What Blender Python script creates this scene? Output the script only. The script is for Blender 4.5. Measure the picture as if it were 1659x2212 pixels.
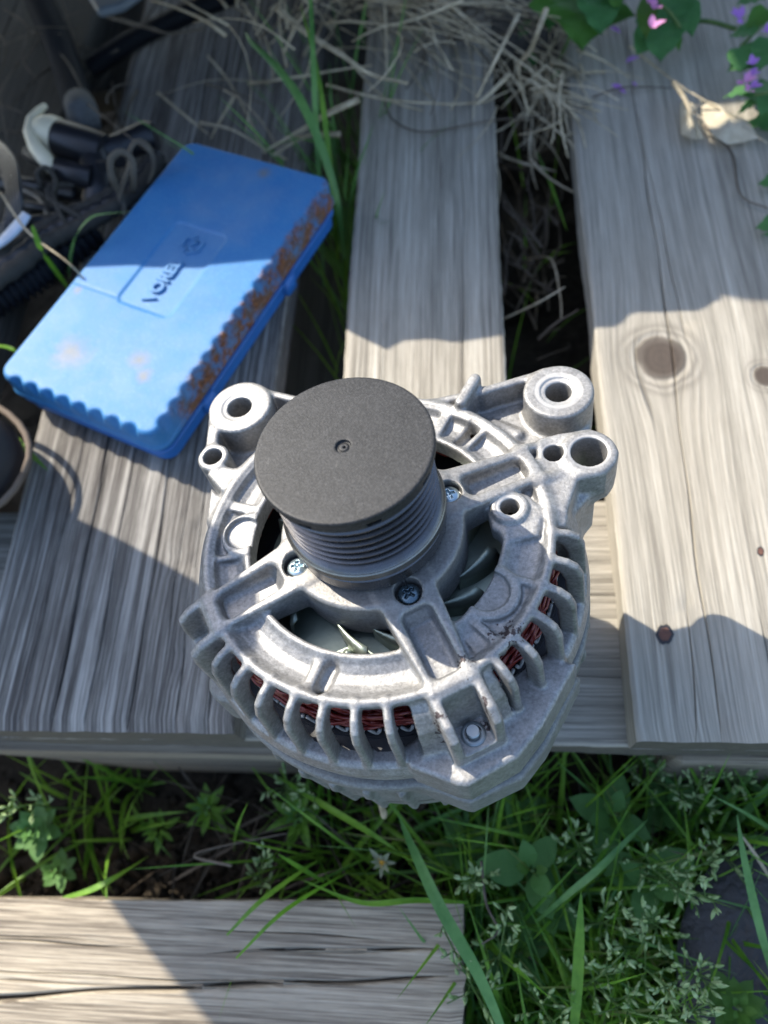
import bpy, math, random
import numpy as np
from mathutils import Matrix, Vector, noise as mnoise

# ------------------------------------------------------------------ camera, world, sun, exposure
for o in list(bpy.data.objects): bpy.data.objects.remove(o)
SC = bpy.context.scene
COL = SC.collection
def n3(v):
    v = np.array(v, float); return v/np.linalg.norm(v)
FPX, CX, CY, HC = 1660., 829.5, 1106., .388          # focal length in pixels of a 1659 x 2212 picture, centre, eye height over the pallet
dyv = n3([(960-CX)/FPX, (CY+2300)/FPX, -1])
dxv = n3([1, .019, -(dyv[0]+.019*dyv[1])/dyv[2]])
dzv = np.cross(dxv, dyv)
WM = np.array([dxv, dyv, dzv]); CAMP = np.array([0, 0, HC])
def at(px, py, z=0.):
    """pixel (of the 1659 x 2212 view) to the point of the horizontal plane z (metres)"""
    r = WM@np.array([(px-CX)/FPX, (CY-py)/FPX, -1.])
    return CAMP+(z-HC)/r[2]*r
cam_d = bpy.data.cameras.new('camera'); cam = bpy.data.objects.new('camera', cam_d); COL.objects.link(cam)
cam.matrix_world = Matrix([list(WM[0])+[0], list(WM[1])+[0], list(WM[2])+[HC], [0, 0, 0, 1]])
cam_d.sensor_fit = 'HORIZONTAL'; cam_d.sensor_width = 36; cam_d.lens = FPX/1659*36
cam_d.clip_start = .01; cam_d.clip_end = 200
cam_d.dof.use_dof = True; cam_d.dof.focus_distance = .285; cam_d.dof.aperture_fstop = 10.5
SC.camera = cam
SUND = n3([-.82, .6, 1.0])                            # towards the sun
el = math.asin(SUND[2]); az = math.atan2(SUND[0], SUND[1])
world = bpy.data.worlds.new('World'); SC.world = world; world.use_nodes = True
wn = world.node_tree; bg = wn.nodes['Background']
sky = wn.nodes.new('ShaderNodeTexSky'); sky.sky_type = 'NISHITA'; sky.sun_disc = False
sky.ozone_density = 1.3; sky.dust_density = 1.2; sky.sun_elevation = el; sky.sun_rotation = az
wn.links.new(sky.outputs[0], bg.inputs[0]); bg.inputs[1].default_value = .15
sun_d = bpy.data.lights.new('sun', 'SUN'); sun_d.energy = 3.3; sun_d.angle = math.radians(.5); sun_d.color = (1, .92, .79)
sun = bpy.data.objects.new('sun', sun_d); COL.objects.link(sun)
sun.rotation_euler = Vector(SUND).to_track_quat('Z', 'Y').to_euler(); sun.location = (-2, 2, 3)
SC.render.engine = 'CYCLES'
SC.view_settings.view_transform = 'Standard'; SC.view_settings.look = 'None'
SC.view_settings.exposure = 1.45; SC.view_settings.gamma = 1; SC.view_settings.use_curve_mapping = False
rng = random.Random(7); nr = np.random.RandomState(5)

# ------------------------------------------------------------------ material helpers
class NT:
    def __init__(s, name):
        s.m = bpy.data.materials.new(name); s.m.use_nodes = True; s.t = s.m.node_tree
        s.b = s.t.nodes['Principled BSDF']
        s.tc = s.t.nodes.new('ShaderNodeTexCoord'); s.obj = s.tc.outputs['Object']
    def n(s, ty, **kw):
        nd = s.t.nodes.new(ty)
        for k, v in kw.items(): setattr(nd, k, v)
        return nd
    def put(s, sock, v):
        if hasattr(v, 'is_output') or isinstance(v, bpy.types.NodeSocket): s.t.links.new(v, sock)
        else:
            if isinstance(v, (tuple, list)) and len(v) == 3 and sock.type == 'RGBA': v = (*v, 1)
            sock.default_value = v
    def m2(s, op, a, b=0., c=None, clamp=False):
        nd = s.n('ShaderNodeMath', operation=op); nd.use_clamp = clamp
        s.put(nd.inputs[0], a); s.put(nd.inputs[1], b)
        if c is not None: s.put(nd.inputs[2], c)
        return nd.outputs[0]
    def vm(s, op, a, b=(0, 0, 0)):
        nd = s.n('ShaderNodeVectorMath', operation=op); s.put(nd.inputs[0], a); s.put(nd.inputs[1], b)
        return nd.outputs['Value'] if op in ('LENGTH', 'DISTANCE', 'DOT_PRODUCT') else nd.outputs[0]
    def noise(s, vec, scale=5., detail=4., rough=.55, dist=0., col=False):
        nd = s.n('ShaderNodeTexNoise'); s.put(nd.inputs['Vector'], vec); nd.inputs['Scale'].default_value = scale
        nd.inputs['Detail'].default_value = detail; nd.inputs['Roughness'].default_value = rough; nd.inputs['Distortion'].default_value = dist
        return nd.outputs['Color' if col else 'Fac']
    def voro(s, vec, scale=5., feat='F1', out='Distance'):
        nd = s.n('ShaderNodeTexVoronoi', feature=feat); s.put(nd.inputs['Vector'], vec); nd.inputs['Scale'].default_value = scale
        return nd.outputs[out]
    def ramp(s, f, stops):
        nd = s.n('ShaderNodeValToRGB'); s.put(nd.inputs[0], f); e = nd.color_ramp.elements
        while len(e) > 1: e.remove(e[-1])
        for i, (p, c) in enumerate(stops):
            if not isinstance(c, (tuple, list)): c = (c, c, c)
            el_ = e[0] if i == 0 else e.new(p)
            el_.position = p; el_.color = (*c, 1)
        return nd.outputs[0]
    def mix(s, f, a, b, mode='MIX'):
        nd = s.n('ShaderNodeMix', data_type='RGBA', blend_type=mode)
        s.put(nd.inputs[0], f); s.put(nd.inputs[6], a); s.put(nd.inputs[7], b); return nd.outputs[2]
    def scalev(s, vec, v):
        return s.vm('MULTIPLY', vec, v)
    def sep(s, vec):
        nd = s.n('ShaderNodeSeparateXYZ'); s.put(nd.inputs[0], vec); return nd.outputs
    def comb(s, x, y, z):
        nd = s.n('ShaderNodeCombineXYZ')
        for i, v in enumerate((x, y, z)): s.put(nd.inputs[i], v)
        return nd.outputs[0]
    def bump(s, h, strength=.3, dist=.001, nrm=None):
        nd = s.n('ShaderNodeBump'); nd.inputs['Strength'].default_value = strength; nd.inputs['Distance'].default_value = dist
        s.put(nd.inputs['Height'], h)
        if nrm is not None: s.put(nd.inputs['Normal'], nrm)
        return nd.outputs[0]
    def out(s, col=None, rough=None, metal=None, nrm=None, spec=None, sss=None, trans=None):
        if col is not None: s.put(s.b.inputs['Base Color'], col)
        if rough is not None: s.put(s.b.inputs['Roughness'], rough)
        if metal is not None: s.put(s.b.inputs['Metallic'], metal)
        if nrm is not None: s.put(s.b.inputs['Normal'], nrm)
        if spec is not None: s.b.inputs['Specular IOR Level'].default_value = spec
        return s.m
def leafy(t, col, trans=.4):
    """thin leaf: principled mixed with a translucent shader"""
    tr = t.n('ShaderNodeBsdfTranslucent'); t.put(tr.inputs[0], col)
    mx = t.n('ShaderNodeMixShader'); mx.inputs[0].default_value = trans
    t.t.links.new(t.b.outputs[0], mx.inputs[1]); t.t.links.new(tr.outputs[0], mx.inputs[2])
    t.t.links.new(mx.outputs[0], t.t.nodes['Material Output'].inputs[0])

def rnd(t):
    nd = t.n('ShaderNodeObjectInfo'); return nd.outputs['Random']

# --- cast aluminium
def mat_cast(name, tint=(1, 1, 1), lo=.30, hi=.62, dirt=.5, rough=.5, metal=.75):
    t = NT(name)
    big = t.noise(t.obj, 70, 6, .75)
    spk = t.noise(t.obj, 750, 3, .75)
    mid = t.noise(t.obj, 160, 5, .7)
    v = t.m2('ADD', t.m2('MULTIPLY', spk, .72), t.m2('MULTIPLY', mid, .28))
    c = t.ramp(v, [(.32, tuple(lo*k for k in tint)), (.66, tuple(hi*k for k in tint))])
    d = t.ramp(t.m2('ADD', t.m2('MULTIPLY', big, .7), t.m2('MULTIPLY', mid, .35)), [(.42, 1), (.62, 0)])
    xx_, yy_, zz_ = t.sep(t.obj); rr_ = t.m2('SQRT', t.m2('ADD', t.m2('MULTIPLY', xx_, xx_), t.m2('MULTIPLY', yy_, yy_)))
    hub = t.ramp(t.m2('ADD', rr_, t.m2('MULTIPLY', big, .03)), [(.044, .85), (.066, 0)])      # darker towards the shaft, broken up by noise
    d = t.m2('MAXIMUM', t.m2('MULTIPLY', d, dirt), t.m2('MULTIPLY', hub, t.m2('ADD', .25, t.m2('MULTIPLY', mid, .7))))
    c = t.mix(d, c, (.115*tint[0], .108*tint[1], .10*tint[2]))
    x, y, z = t.sep(t.obj); mach = None                   # machined faces round the bolt holes
    for hx_, hy_, hr in ((.0717, .0615, .0098), (.0807, .031, .0082), (.0678, .0322, .0050), (-.0628, .0672, .0102), (-.0705, .0412, .0054), (.0504, .0072, .0052)):
        dd = t.vm('DISTANCE', t.comb(x, y, 0.), (hx_, hy_, 0)); q = t.ramp(t.m2('DIVIDE', dd, hr), [(.93, 1), (1., 0)]); mach = q if mach is None else t.m2('MAXIMUM', mach, q)
    mach = t.m2('MULTIPLY', mach, t.ramp(t.m2('ADD', z, .03), [(.0272, 0), (.0282, 1)]))
    c = t.mix(t.m2('MULTIPLY', mach, .75), c, (.44, .43, .41))
    flake = t.ramp(t.noise(t.obj, 130, 6, .75), [(.71, 0), (.735, 1)])
    for fx_, fy_, fr_ in ((.0475, -.0405, .0075), (.0335, -.052, .005), (.0385, -.0665, .004), (.0245, -.070, .003), (-.016, -.040, .003)):
        q = t.ramp(t.m2('ADD', t.m2('DIVIDE', t.vm('DISTANCE', t.comb(x, y, 0.), (fx_, fy_, 0)), fr_), t.m2('MULTIPLY', t.m2('SUBTRACT', t.noise(t.obj, 420, 3, .7), .5), 4.5)), [(.25, 1), (.33, 0)]); flake = t.m2('MAXIMUM', flake, q)
    c = t.mix(flake, c, (.05, .038, .038))
    n1 = t.bump(t.m2('MULTIPLY', spk, t.m2('SUBTRACT', 1., t.m2('MULTIPLY', mach, .8))), .8, .00018)
    n1 = t.bump(mid, .25, .0002, n1)
    n1 = t.bump(flake, .5, .0004, n1)
    r = t.m2('ADD', t.m2('MULTIPLY', mid, .3), rough-.12)
    return t.out(c, r, metal, n1)
M = {}
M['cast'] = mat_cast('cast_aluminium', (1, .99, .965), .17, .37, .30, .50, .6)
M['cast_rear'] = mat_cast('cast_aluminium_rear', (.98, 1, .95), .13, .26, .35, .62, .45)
def simple(name, col, rough=.5, metal=0., bscale=None, bstr=.2, bdist=.0005, var=.25, vscale=120, spec=None):
    t = NT(name)
    v = t.noise(t.obj, vscale, 5, .6)
    c = t.mix(v, tuple(max(0, k*(1-var)) for k in col), tuple(k*(1+var) for k in col))
    nrm = t.bump(t.noise(t.obj, bscale, 4, .6), bstr, bdist) if bscale else None
    r = t.m2('ADD', t.m2('MULTIPLY', v, .2), rough-.1)
    return t.out(c, r, metal, nrm, spec)
t = NT('black_cap_plastic')
sp = t.noise(t.obj, 1500, 2, .8)
lg = t.noise(t.obj, 90, 4, .6)
c = t.mix(t.ramp(sp, [(.45, 0), (.72, 1)]), (.0115, .012, .0125), (.044, .044, .045))
c = t.mix(t.m2('MULTIPLY', t.ramp(lg, [(.4, 0), (.7, 1)]), .25), c, (.045, .045, .045))
scr = t.ramp(t.noise(t.vm('MULTIPLY', t.obj, (900., 60., 60.)), 1., 3, .6), [(.66, 0), (.72, 1)]); c = t.mix(t.m2('MULTIPLY', scr, t.ramp(lg, [(.5, 0), (.65, .5)])), c, (.13, .125, .115))
M['cap'] = t.out(c, .50, 0, t.bump(sp, .5, .0002), .28)
def lathe_metal(name, base, rough, metal=1., groove_shade=False):
    t = NT(name)
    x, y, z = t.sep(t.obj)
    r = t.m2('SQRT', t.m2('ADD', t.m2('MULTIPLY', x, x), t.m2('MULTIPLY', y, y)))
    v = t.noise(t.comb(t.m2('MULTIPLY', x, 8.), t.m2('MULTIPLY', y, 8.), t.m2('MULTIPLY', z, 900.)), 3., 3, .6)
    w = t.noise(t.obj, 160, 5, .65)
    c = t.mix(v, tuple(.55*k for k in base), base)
    if groove_shade: c = t.mix(t.ramp(t.m2('MULTIPLY', t.m2('SUBTRACT', r, .0240), 100.), [(.12, 1), (.30, 0)]), c, (.018, .016, .016))  # groove bottoms coloured darker in place of the shade inside them
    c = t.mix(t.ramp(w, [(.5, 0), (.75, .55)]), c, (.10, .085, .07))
    return t.out(c, t.m2('ADD', t.m2('MULTIPLY', w, .3), rough-.12), metal, t.bump(v, .25, .0002))
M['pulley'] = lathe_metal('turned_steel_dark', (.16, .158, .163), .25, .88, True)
M['pulley_bright'] = lathe_metal('turned_steel_bright', (.27, .265, .245), .33, .9)
M['screw'] = simple('zinc_blue', (.42, .52, .56), .32, .9, None, vscale=600)
M['screw_dark'] = simple('screw_dark_blue', (.13, .18, .21), .28, .9, None, vscale=600)
M['fan'] = simple('fan_steel', (.26, .30, .25), .42, .75, 300, .3, .0004, .35, 60)
M['copper'] = simple('enamelled_copper', (.15, .014, .010), .28, .3, None, vscale=300, spec=.7)
M['insul'] = simple('grey_insulation', (.30, .30, .30), .6, 0, None)
M['dark'] = simple('dark_lacquer', (.012, .012, .015), .5, 0, 200, .3)
M['lam'] = simple('stator_laminations', (.16, .15, .14), .6, .5, 400, .3)

# ------------------------------------------------------------------ mesh helpers
def mesh_obj(name, verts, faces, mat, parent=None, smooth=True, loc=None):
    me = bpy.data.meshes.new(name)
    me.from_pydata([tuple(map(float, v)) for v in verts], [], faces)
    if smooth: me.polygons.foreach_set('use_smooth', [True]*len(me.polygons))
    me.update()
    o = bpy.data.objects.new(name, me); COL.objects.link(o)
    if mat is not None: me.materials.append(mat)
    if parent is not None: o.parent = parent
    if loc is not None: o.location = loc
    return o
def np_obj(name, V, Q, mat, parent=None, smooth=True):
    """fast quad mesh from arrays"""
    me = bpy.data.meshes.new(name); nq = len(Q); k = Q.shape[1]
    me.vertices.add(len(V)); me.vertices.foreach_set('co', np.ascontiguousarray(V, np.float32).ravel())
    me.loops.add(nq*k); me.loops.foreach_set('vertex_index', np.ascontiguousarray(Q, np.int32).ravel())
    me.polygons.add(nq); me.polygons.foreach_set('loop_start', np.arange(0, nq*k, k, dtype=np.int32))
    me.polygons.foreach_set('loop_total', np.full(nq, k, np.int32))
    me.polygons.foreach_set('use_smooth', np.full(nq, smooth))
    me.update(calc_edges=True); me.validate()
    o = bpy.data.objects.new(name, me); COL.objects.link(o)
    if mat is not None: me.materials.append(mat)
    if parent is not None: o.parent = parent
    return o
def empty(name, loc=(0, 0, 0), rz=0.):
    o = bpy.data.objects.new(name, None); COL.objects.link(o); o.location = loc; o.rotation_euler = (0, 0, rz); o.empty_display_size = .02
    return o
def tag(o, label=None, cat=None, group=None, kind=None):
    if label: o['label'] = label
    if cat: o['category'] = cat
    if group: o['group'] = group
    if kind: o['kind'] = kind
    return o
class MB:
    def __init__(s): s.v = []; s.f = []
    def add(s, v, f):
        k = len(s.v); s.v += [tuple(map(float, p)) for p in v]; s.f += [tuple(i+k for i in q) for q in f]
    def box(s, lo, hi, bev=0.):
        x0, y0, z0 = lo; x1, y1, z1 = hi
        if bev <= 0:
            v = [(x, y, z) for z in (z0, z1) for x, y in ((x0, y0), (x1, y0), (x1, y1), (x0, y1))]
            s.add(v, [(3, 2, 1, 0), (4, 5, 6, 7), (0, 1, 5, 4), (1, 2, 6, 5), (2, 3, 7, 6), (3, 0, 4, 7)]); return
        b = bev; L = []
        for z, e in ((z0, b), (z0+b, 0), (z1-b, 0), (z1, b)):
            L.append([(x0+e, y0+b if e == 0 else y0+e, z), (x0+b if e == 0 else x0+e, y0+e, z)] if False else [(x0+e+0, y0+b+0, z), (x0+b, y0+e, z), (x1-b, y0+e, z), (x1-e, y0+b, z), (x1-e, y1-b, z), (x1-b, y1-e, z), (x0+b, y1-e, z), (x0+e, y1-b, z)])
        v = [p for l in L for p in l]; f = [tuple(reversed(range(8))), tuple(range(24, 32))]
        for k in range(3):
            for i in range(8):
                j = (i+1) % 8; f.append((k*8+i, k*8+j, k*8+8+j, k*8+8+i))
        s.add(v, f)
    def tube(s, pts, rad, seg=8, caps=True, flat=1.):
        P = [np.array(p, float) for p in pts]; n = len(P)
        rad = rad if hasattr(rad, '__len__') else [rad]*n
        T = [n3(P[min(i+1, n-1)]-P[max(i-1, 0)]) for i in range(n)]
        a = np.array([0, 0, 1.]) if abs(T[0][2]) < .9 else np.array([1., 0, 0])
        U = n3(a-T[0]*a.dot(T[0])); v = []
        for i in range(n):
            U = n3(U-T[i]*U.dot(T[i])); B = np.cross(T[i], U)
            for k in range(seg):
                an = 2*math.pi*k/seg; v.append(P[i]+rad[i]*(B*math.cos(an)+U*math.sin(an)*flat))
        f = []
        for i in range(n-1):
            for k in range(seg):
                j = (k+1) % seg; f.append((i*seg+k, i*seg+j, i*seg+seg+j, i*seg+seg+k))
        if caps: f += [tuple(reversed(range(seg))), tuple(range((n-1)*seg, n*seg))]
        s.add(v, f)
    def lathe(s, prof, seg=96, closed=False):
        n = len(prof); v = []
        for r, z in prof:
            for k in range(seg):
                an = 2*math.pi*k/seg; v.append((r*math.cos(an), r*math.sin(an), z))
        f = []
        for i in range(n if closed else n-1):
            i2 = (i+1) % n
            for k in range(seg):
                j = (k+1) % seg; f.append((i*seg+k, i*seg+j, i2*seg+j, i2*seg+k))
        s.add(v, f)
    def blade(s, base, d0, length, width, bend, n=6, fold=.25, side=None, tipw=.0):
        """grass blade: strip with a folded midrib, from base, starting direction d0, bending by the vector bend"""
        p = np.array(base, float); d = n3(d0); bend = np.array(bend, float)
        if side is None:
            side = np.cross(d, [rng.uniform(-1, 1), rng.uniform(-1, 1), rng.uniform(-.3, .3)])
        side = n3(side); v = []; st = length/n
        for i in range(n+1):
            q = i/n; w = width*(.55+.45*math.sin(min(1, q*2.2)*math.pi/2))*(1-q**2.2) + tipw
            sd = n3(side-d*side.dot(d)); up = np.cross(sd, d)
            v += [p-sd*w/2+up*w*fold, p, p+sd*w/2+up*w*fold]
            d = n3(d+bend/n); p = p+d*st
        f = []
        for i in range(n):
            a = i*3; f += [(a, a+1, a+4, a+3), (a+1, a+2, a+5, a+4)]
        s.add(v, f)
    def build(s, name, mat, parent=None, smooth=True):
        return mesh_obj(name, s.v, s.f, mat, parent, smooth)
def auto_smooth(o, deg=35):
    """sharp edges over an angle"""
    me = o.data
    import bmesh
    b = bmesh.new(); b.from_mesh(me)
    for e in b.edges:
        if len(e.link_faces) == 2 and e.calc_face_angle(0) > math.radians(deg): e.smooth = False
    b.to_mesh(me); b.free(); return o
def fix_normals(o):
    import bmesh
    b = bmesh.new(); b.from_mesh(o.data); bmesh.ops.recalc_face_normals(b, faces=b.faces); b.to_mesh(o.data); b.free(); return o
def wob(pts, amp, seed=0):
    r = random.Random(seed); return [tuple(c+r.uniform(-amp, amp) for c in p) for p in pts]
def spline(ctrl, n=40):
    """Catmull-Rom through control points"""
    P = [np.array(c, float) for c in ctrl]; P = [2*P[0]-P[1]]+P+[2*P[-1]-P[-2]]; out = []; m = len(P)-3
    for i in range(n+1):
        u = i/n*m; k = min(int(u), m-1); t = u-k; a, b, c, d = P[k:k+4]
        out.append(.5*((2*b)+(c-a)*t+(2*a-5*b+4*c-d)*t*t+(3*b-a-3*c+d)*t**3))
    return out

# ------------------------------------------------------------------ solid modelling on a distance grid (gives castings their fillets)
def smin(a, b, k):
    if k <= 0: return np.minimum(a, b)
    h = np.maximum(k-np.abs(a-b), 0)/k
    return np.minimum(a, b)-h*h*k*.25
def poly_sd(px, py, poly):
    P = np.array(poly, float); d = None; s = np.ones(np.broadcast(px, py).shape, np.float32)
    n = len(P)
    for i in range(n):
        a = P[i]; b = P[i-1]; e = b-a; wx = px-a[0]; wy = py-a[1]
        t = np.clip((wx*e[0]+wy*e[1])/(e@e), 0, 1); bx = wx-e[0]*t; by = wy-e[1]*t; dd = bx*bx+by*by
        d = dd if d is None else np.minimum(d, dd)
        c1 = py >= a[1]; c2 = py < b[1]; c3 = e[0]*wy > e[1]*wx
        fl = (c1 & c2 & c3) | (~c1 & ~c2 & ~c3); s = np.where(fl, -s, s)
    return (s*np.sqrt(d)).astype(np.float32)
def ext(d2, dz, r=.6):
    """rounded intersection of two distances"""
    a = d2+r; b = dz+r
    return np.sqrt(np.maximum(a, 0)**2+np.maximum(b, 0)**2)+np.minimum(np.maximum(a, b), 0)-r
class Solid:
    def __init__(s, lo, hi, h):
        s.h = h; s.ax = [np.arange(lo[i], hi[i]+h, h, dtype=np.float32) for i in range(3)]
        s.F = np.full([len(a) for a in s.ax], 8., np.float32)
    def win(s, bb):
        sl = []
        for i in range(3):
            a = s.ax[i]; i0 = max(0, int(np.searchsorted(a, bb[i][0]))-1); i1 = min(len(a), int(np.searchsorted(a, bb[i][1]))+1)
            sl.append(slice(i0, i1))
        X = s.ax[0][sl[0]][:, None, None]; Y = s.ax[1][sl[1]][None, :, None]; Z = s.ax[2][sl[2]][None, None, :]
        return tuple(sl), X, Y, Z
    kf = 1.
    def op(s, fn, bb, k=2., cut=False):
        k *= s.kf
        sl, X, Y, Z = s.win(bb); d = fn(X, Y, Z); F = s.F[sl]
        s.F[sl] = -smin(-F, d, k) if cut else smin(F, d, k)
    # --- primitives (bounding boxes derived)
    def cyl(s, c, r, z0, z1, k=2., cut=False, rd=.8, m=5):
        s.op(lambda X, Y, Z: ext(np.sqrt((X-c[0])**2+(Y-c[1])**2)-r, np.abs(Z-(z0+z1)/2)-(z1-z0)/2, rd), ((c[0]-r-m, c[0]+r+m), (c[1]-r-m, c[1]+r+m), (z0-m, z1+m)), k, cut)
    def prism(s, poly, z0, z1, k=2., cut=False, rd=.8, rp=0., m=5):
        P = np.array(poly)
        s.op(lambda X, Y, Z: ext(poly_sd(X, Y, poly)-rp, np.abs(Z-(z0+z1)/2)-(z1-z0)/2, rd), ((P[:, 0].min()-m-rp, P[:, 0].max()+m+rp), (P[:, 1].min()-m-rp, P[:, 1].max()+m+rp), (z0-m, z1+m)), k, cut)
    def seg(s, a, b, w, z0, z1, k=2., cut=False, rd=.8, m=5):
        """capsule-shaped bar seen from above"""
        a = np.array(a, float); b = np.array(b, float)
        def fn(X, Y, Z):
            e = b-a; t = np.clip(((X-a[0])*e[0]+(Y-a[1])*e[1])/(e@e), 0, 1)
            return ext(np.sqrt((X-a[0]-e[0]*t)**2+(Y-a[1]-e[1]*t)**2)-w/2, np.abs(Z-(z0+z1)/2)-(z1-z0)/2, rd)
        s.op(fn, tuple((min(a[i], b[i])-w/2-m, max(a[i], b[i])+w/2+m) for i in (0, 1))+((z0-m, z1+m),), k, cut)
    def plate(s, ang, prof, v0, th, k=2., cut=False, rd=.8, m=5, org=(0, 0)):
        """radial plate: profile polygon in (u, z), u pointing at angle ang (degrees), offset v0 sideways, thickness th (number or function of u)"""
        ca, sa = math.cos(math.radians(ang)), math.sin(math.radians(ang)); P = np.array(prof)
        ext2 = []
        for u in (P[:, 0].min(), P[:, 0].max()):
            for v in (v0-12, v0+12): ext2.append((org[0]+u*ca-v*sa, org[1]+u*sa+v*ca))
        E = np.array(ext2)
        def fn(X, Y, Z):
            u = (X-org[0])*ca+(Y-org[1])*sa; v = -(X-org[0])*sa+(Y-org[1])*ca
            t = th(u) if callable(th) else th; vv = v0(u) if callable(v0) else v0
            return ext(poly_sd(u+0*Z, Z+0*u, prof), np.abs(v-vv)-t/2, rd)
        if callable(v0): pass
        s.op(fn, ((E[:, 0].min()-m, E[:, 0].max()+m), (E[:, 1].min()-m, E[:, 1].max()+m), (P[:, 1].min()-m, P[:, 1].max()+m)), k, cut)
    def revolve(s, prof, k=2., cut=False, sector=None, m=5):
        """profile polygon in (r, z) about the z axis, optionally only between two angles (degrees, counter-clockwise, < 180 apart)"""
        P = np.array(prof); R = P[:, 0].max()+m
        def fn(X, Y, Z):
            rr = np.arange(0, R*1.5, .3, dtype=np.float32); L = poly_sd(rr[:, None], Z[0, 0][None, :], prof)
            r = np.sqrt(X*X+Y*Y)[:, :, 0]/.3; i = np.minimum(r.astype(np.int32), len(rr)-2); t = (r-i)[:, :, None].astype(np.float32)
            d = L[i]*(1-t)+L[i+1]*t
            if sector:
                a, b = [math.radians(q) for q in sector]
                d = np.maximum(d, np.maximum(X*math.sin(a)-Y*math.cos(a), -X*math.sin(b)+Y*math.cos(b)))
            return d
        s.op(fn, ((-R, R), (-R, R), (P[:, 1].min()-m, P[:, 1].max()+m)), k, cut)
    def mesh(s):
        """surface nets"""
        F = s.F; n = F.shape; ins = F < 0
        c = np.zeros((n[0]-1, n[1]-1, n[2]-1), np.uint8)
        for dx in (0, 1):
            for dy in (0, 1):
                for dz in (0, 1): c += ins[dx:n[0]-1+dx, dy:n[1]-1+dy, dz:n[2]-1+dz]
        act = np.argwhere((c > 0) & (c < 8)); I = np.full(c.shape, -1, np.int32); I[tuple(act.T)] = np.arange(len(act))
        acc = np.zeros((len(act), 3), np.float32); cnt = np.zeros(len(act), np.float32)
        cor = [(a, b, d) for a in (0, 1) for b in (0, 1) for d in (0, 1)]
        val = {q: F[act[:, 0]+q[0], act[:, 1]+q[1], act[:, 2]+q[2]] for q in cor}
        for q in cor:
            for ax in range(3):
                if q[ax]: continue
                q2 = list(q); q2[ax] = 1; q2 = tuple(q2); a, b = val[q], val[q2]; ok = (a < 0) != (b < 0)
                t = np.where(ok, a/np.where(ok, a-b, 1), 0)
                p = np.tile(np.array(q, np.float32), (len(act), 1)); p[:, ax] = t
                acc += p*ok[:, None]; cnt += ok
        V = (acc/cnt[:, None]+act)*s.h+np.array([a[0] for a in s.ax], np.float32)
        Q = []
        for ax in range(3):
            o1, o2 = [(1, 2), (2, 0), (0, 1)][ax]
            a = np.moveaxis(ins, ax, 0); sgn = a[:-1] != a[1:]; sgn = np.moveaxis(sgn, 0, ax)
            E = np.argwhere(sgn); E = E[(E[:, o1] > 0) & (E[:, o2] > 0) & (E[:, o1] < n[o1]-1) & (E[:, o2] < n[o2]-1)]
            if not len(E): continue
            def g(d1, d2):
                G = E.copy(); G[:, o1] -= d1; G[:, o2] -= d2; return I[tuple(G.T)]
            q = np.stack([g(1, 1), g(0, 1), g(0, 0), g(1, 0)], 1)
            fl = ins[tuple(E.T)]; q[~fl] = q[~fl][:, ::-1]; Q.append(q)
        return V, np.concatenate(Q)
    def build(s, name, mat, parent=None, scale=.001):
        V, Q = s.mesh(); return np_obj(name, V*scale, Q, mat, parent)

# ------------------------------------------------------------------ the alternator (its own frame: millimetres, axis = z, 0 = crest of the front ring)
AN = n3([-.0636, .1217, 1.]); AT = np.array([-.0374, .118, .1309])
AX = n3(np.array([1, 0, 0.])-AN*AN[0]); AY = np.cross(AN, AX)
alt = empty('alternator')
alt.matrix_world = Matrix([[AX[i], AY[i], AN[i], AT[i]] for i in range(3)]+[[0, 0, 0, 1]])
tag(alt, 'silver cast aluminium alternator with black capped pulley standing at the front of the pallet', 'alternator')
def pol(r, a): return (r*math.cos(math.radians(a)), r*math.sin(math.radians(a)))
S = Solid((-93, -92, -49), (97, 93, 9), .56); S.kf = .72
# front ring with its trough
S.revolve([(47.3, -8.6), (47.3, -1.2), (48.3, -.5), (49.5, -.6), (51.2, -2.6), (54, -4.2), (57.5, -4.5), (60.5, -3.4), (62.4, -1.4), (63.8, .1), (65.4, .1), (66.4, -1.2), (66.0, -4.2), (60, -8.6)], 0)
# flatter, filled part of the ring on the right
S.revolve([(48, -9), (48, -2.0), (54, -3.4), (62, -3.4), (62, -9)], 2, sector=(-52, 6))
# ribs across the trough
for a, w, z in ((-108.5, 4.2, -2.6), (-45, 3.2, -1.2), (-173, 2.6, -1.4), (164, 4.5, -1.2), (47.7, 2.6, -1.2), (64, 4.5, -1), (90, 3, -1.4), (137, 3, -1.4), (-22, 2.6, -.7), (4, 3, -.4)):
    S.seg(pol(50, a), pol(64, a), w, -8, z, 2.2)
# the little scoop beside two of the ribs
S.seg(pol(53, -103.5), pol(61, -104.5), 4.2, -6.6, 2, 3.5, True, 2)
S.seg(pol(53, 52.5), pol(60, 52), 4.5, -7.6, 2, 2.5, True, 2)
# round lobes
for c, R, r in (((42.5, -26), 10.5, 7.6), ((-50.5, 2.5), 9.5, 6.8)):
    S.cyl(c, R, -8, -.2, 2, rd=1.2); S.cyl((c[0]-1, c[1]+.5), r, -2.3, 4, 1.2, True)
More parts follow.
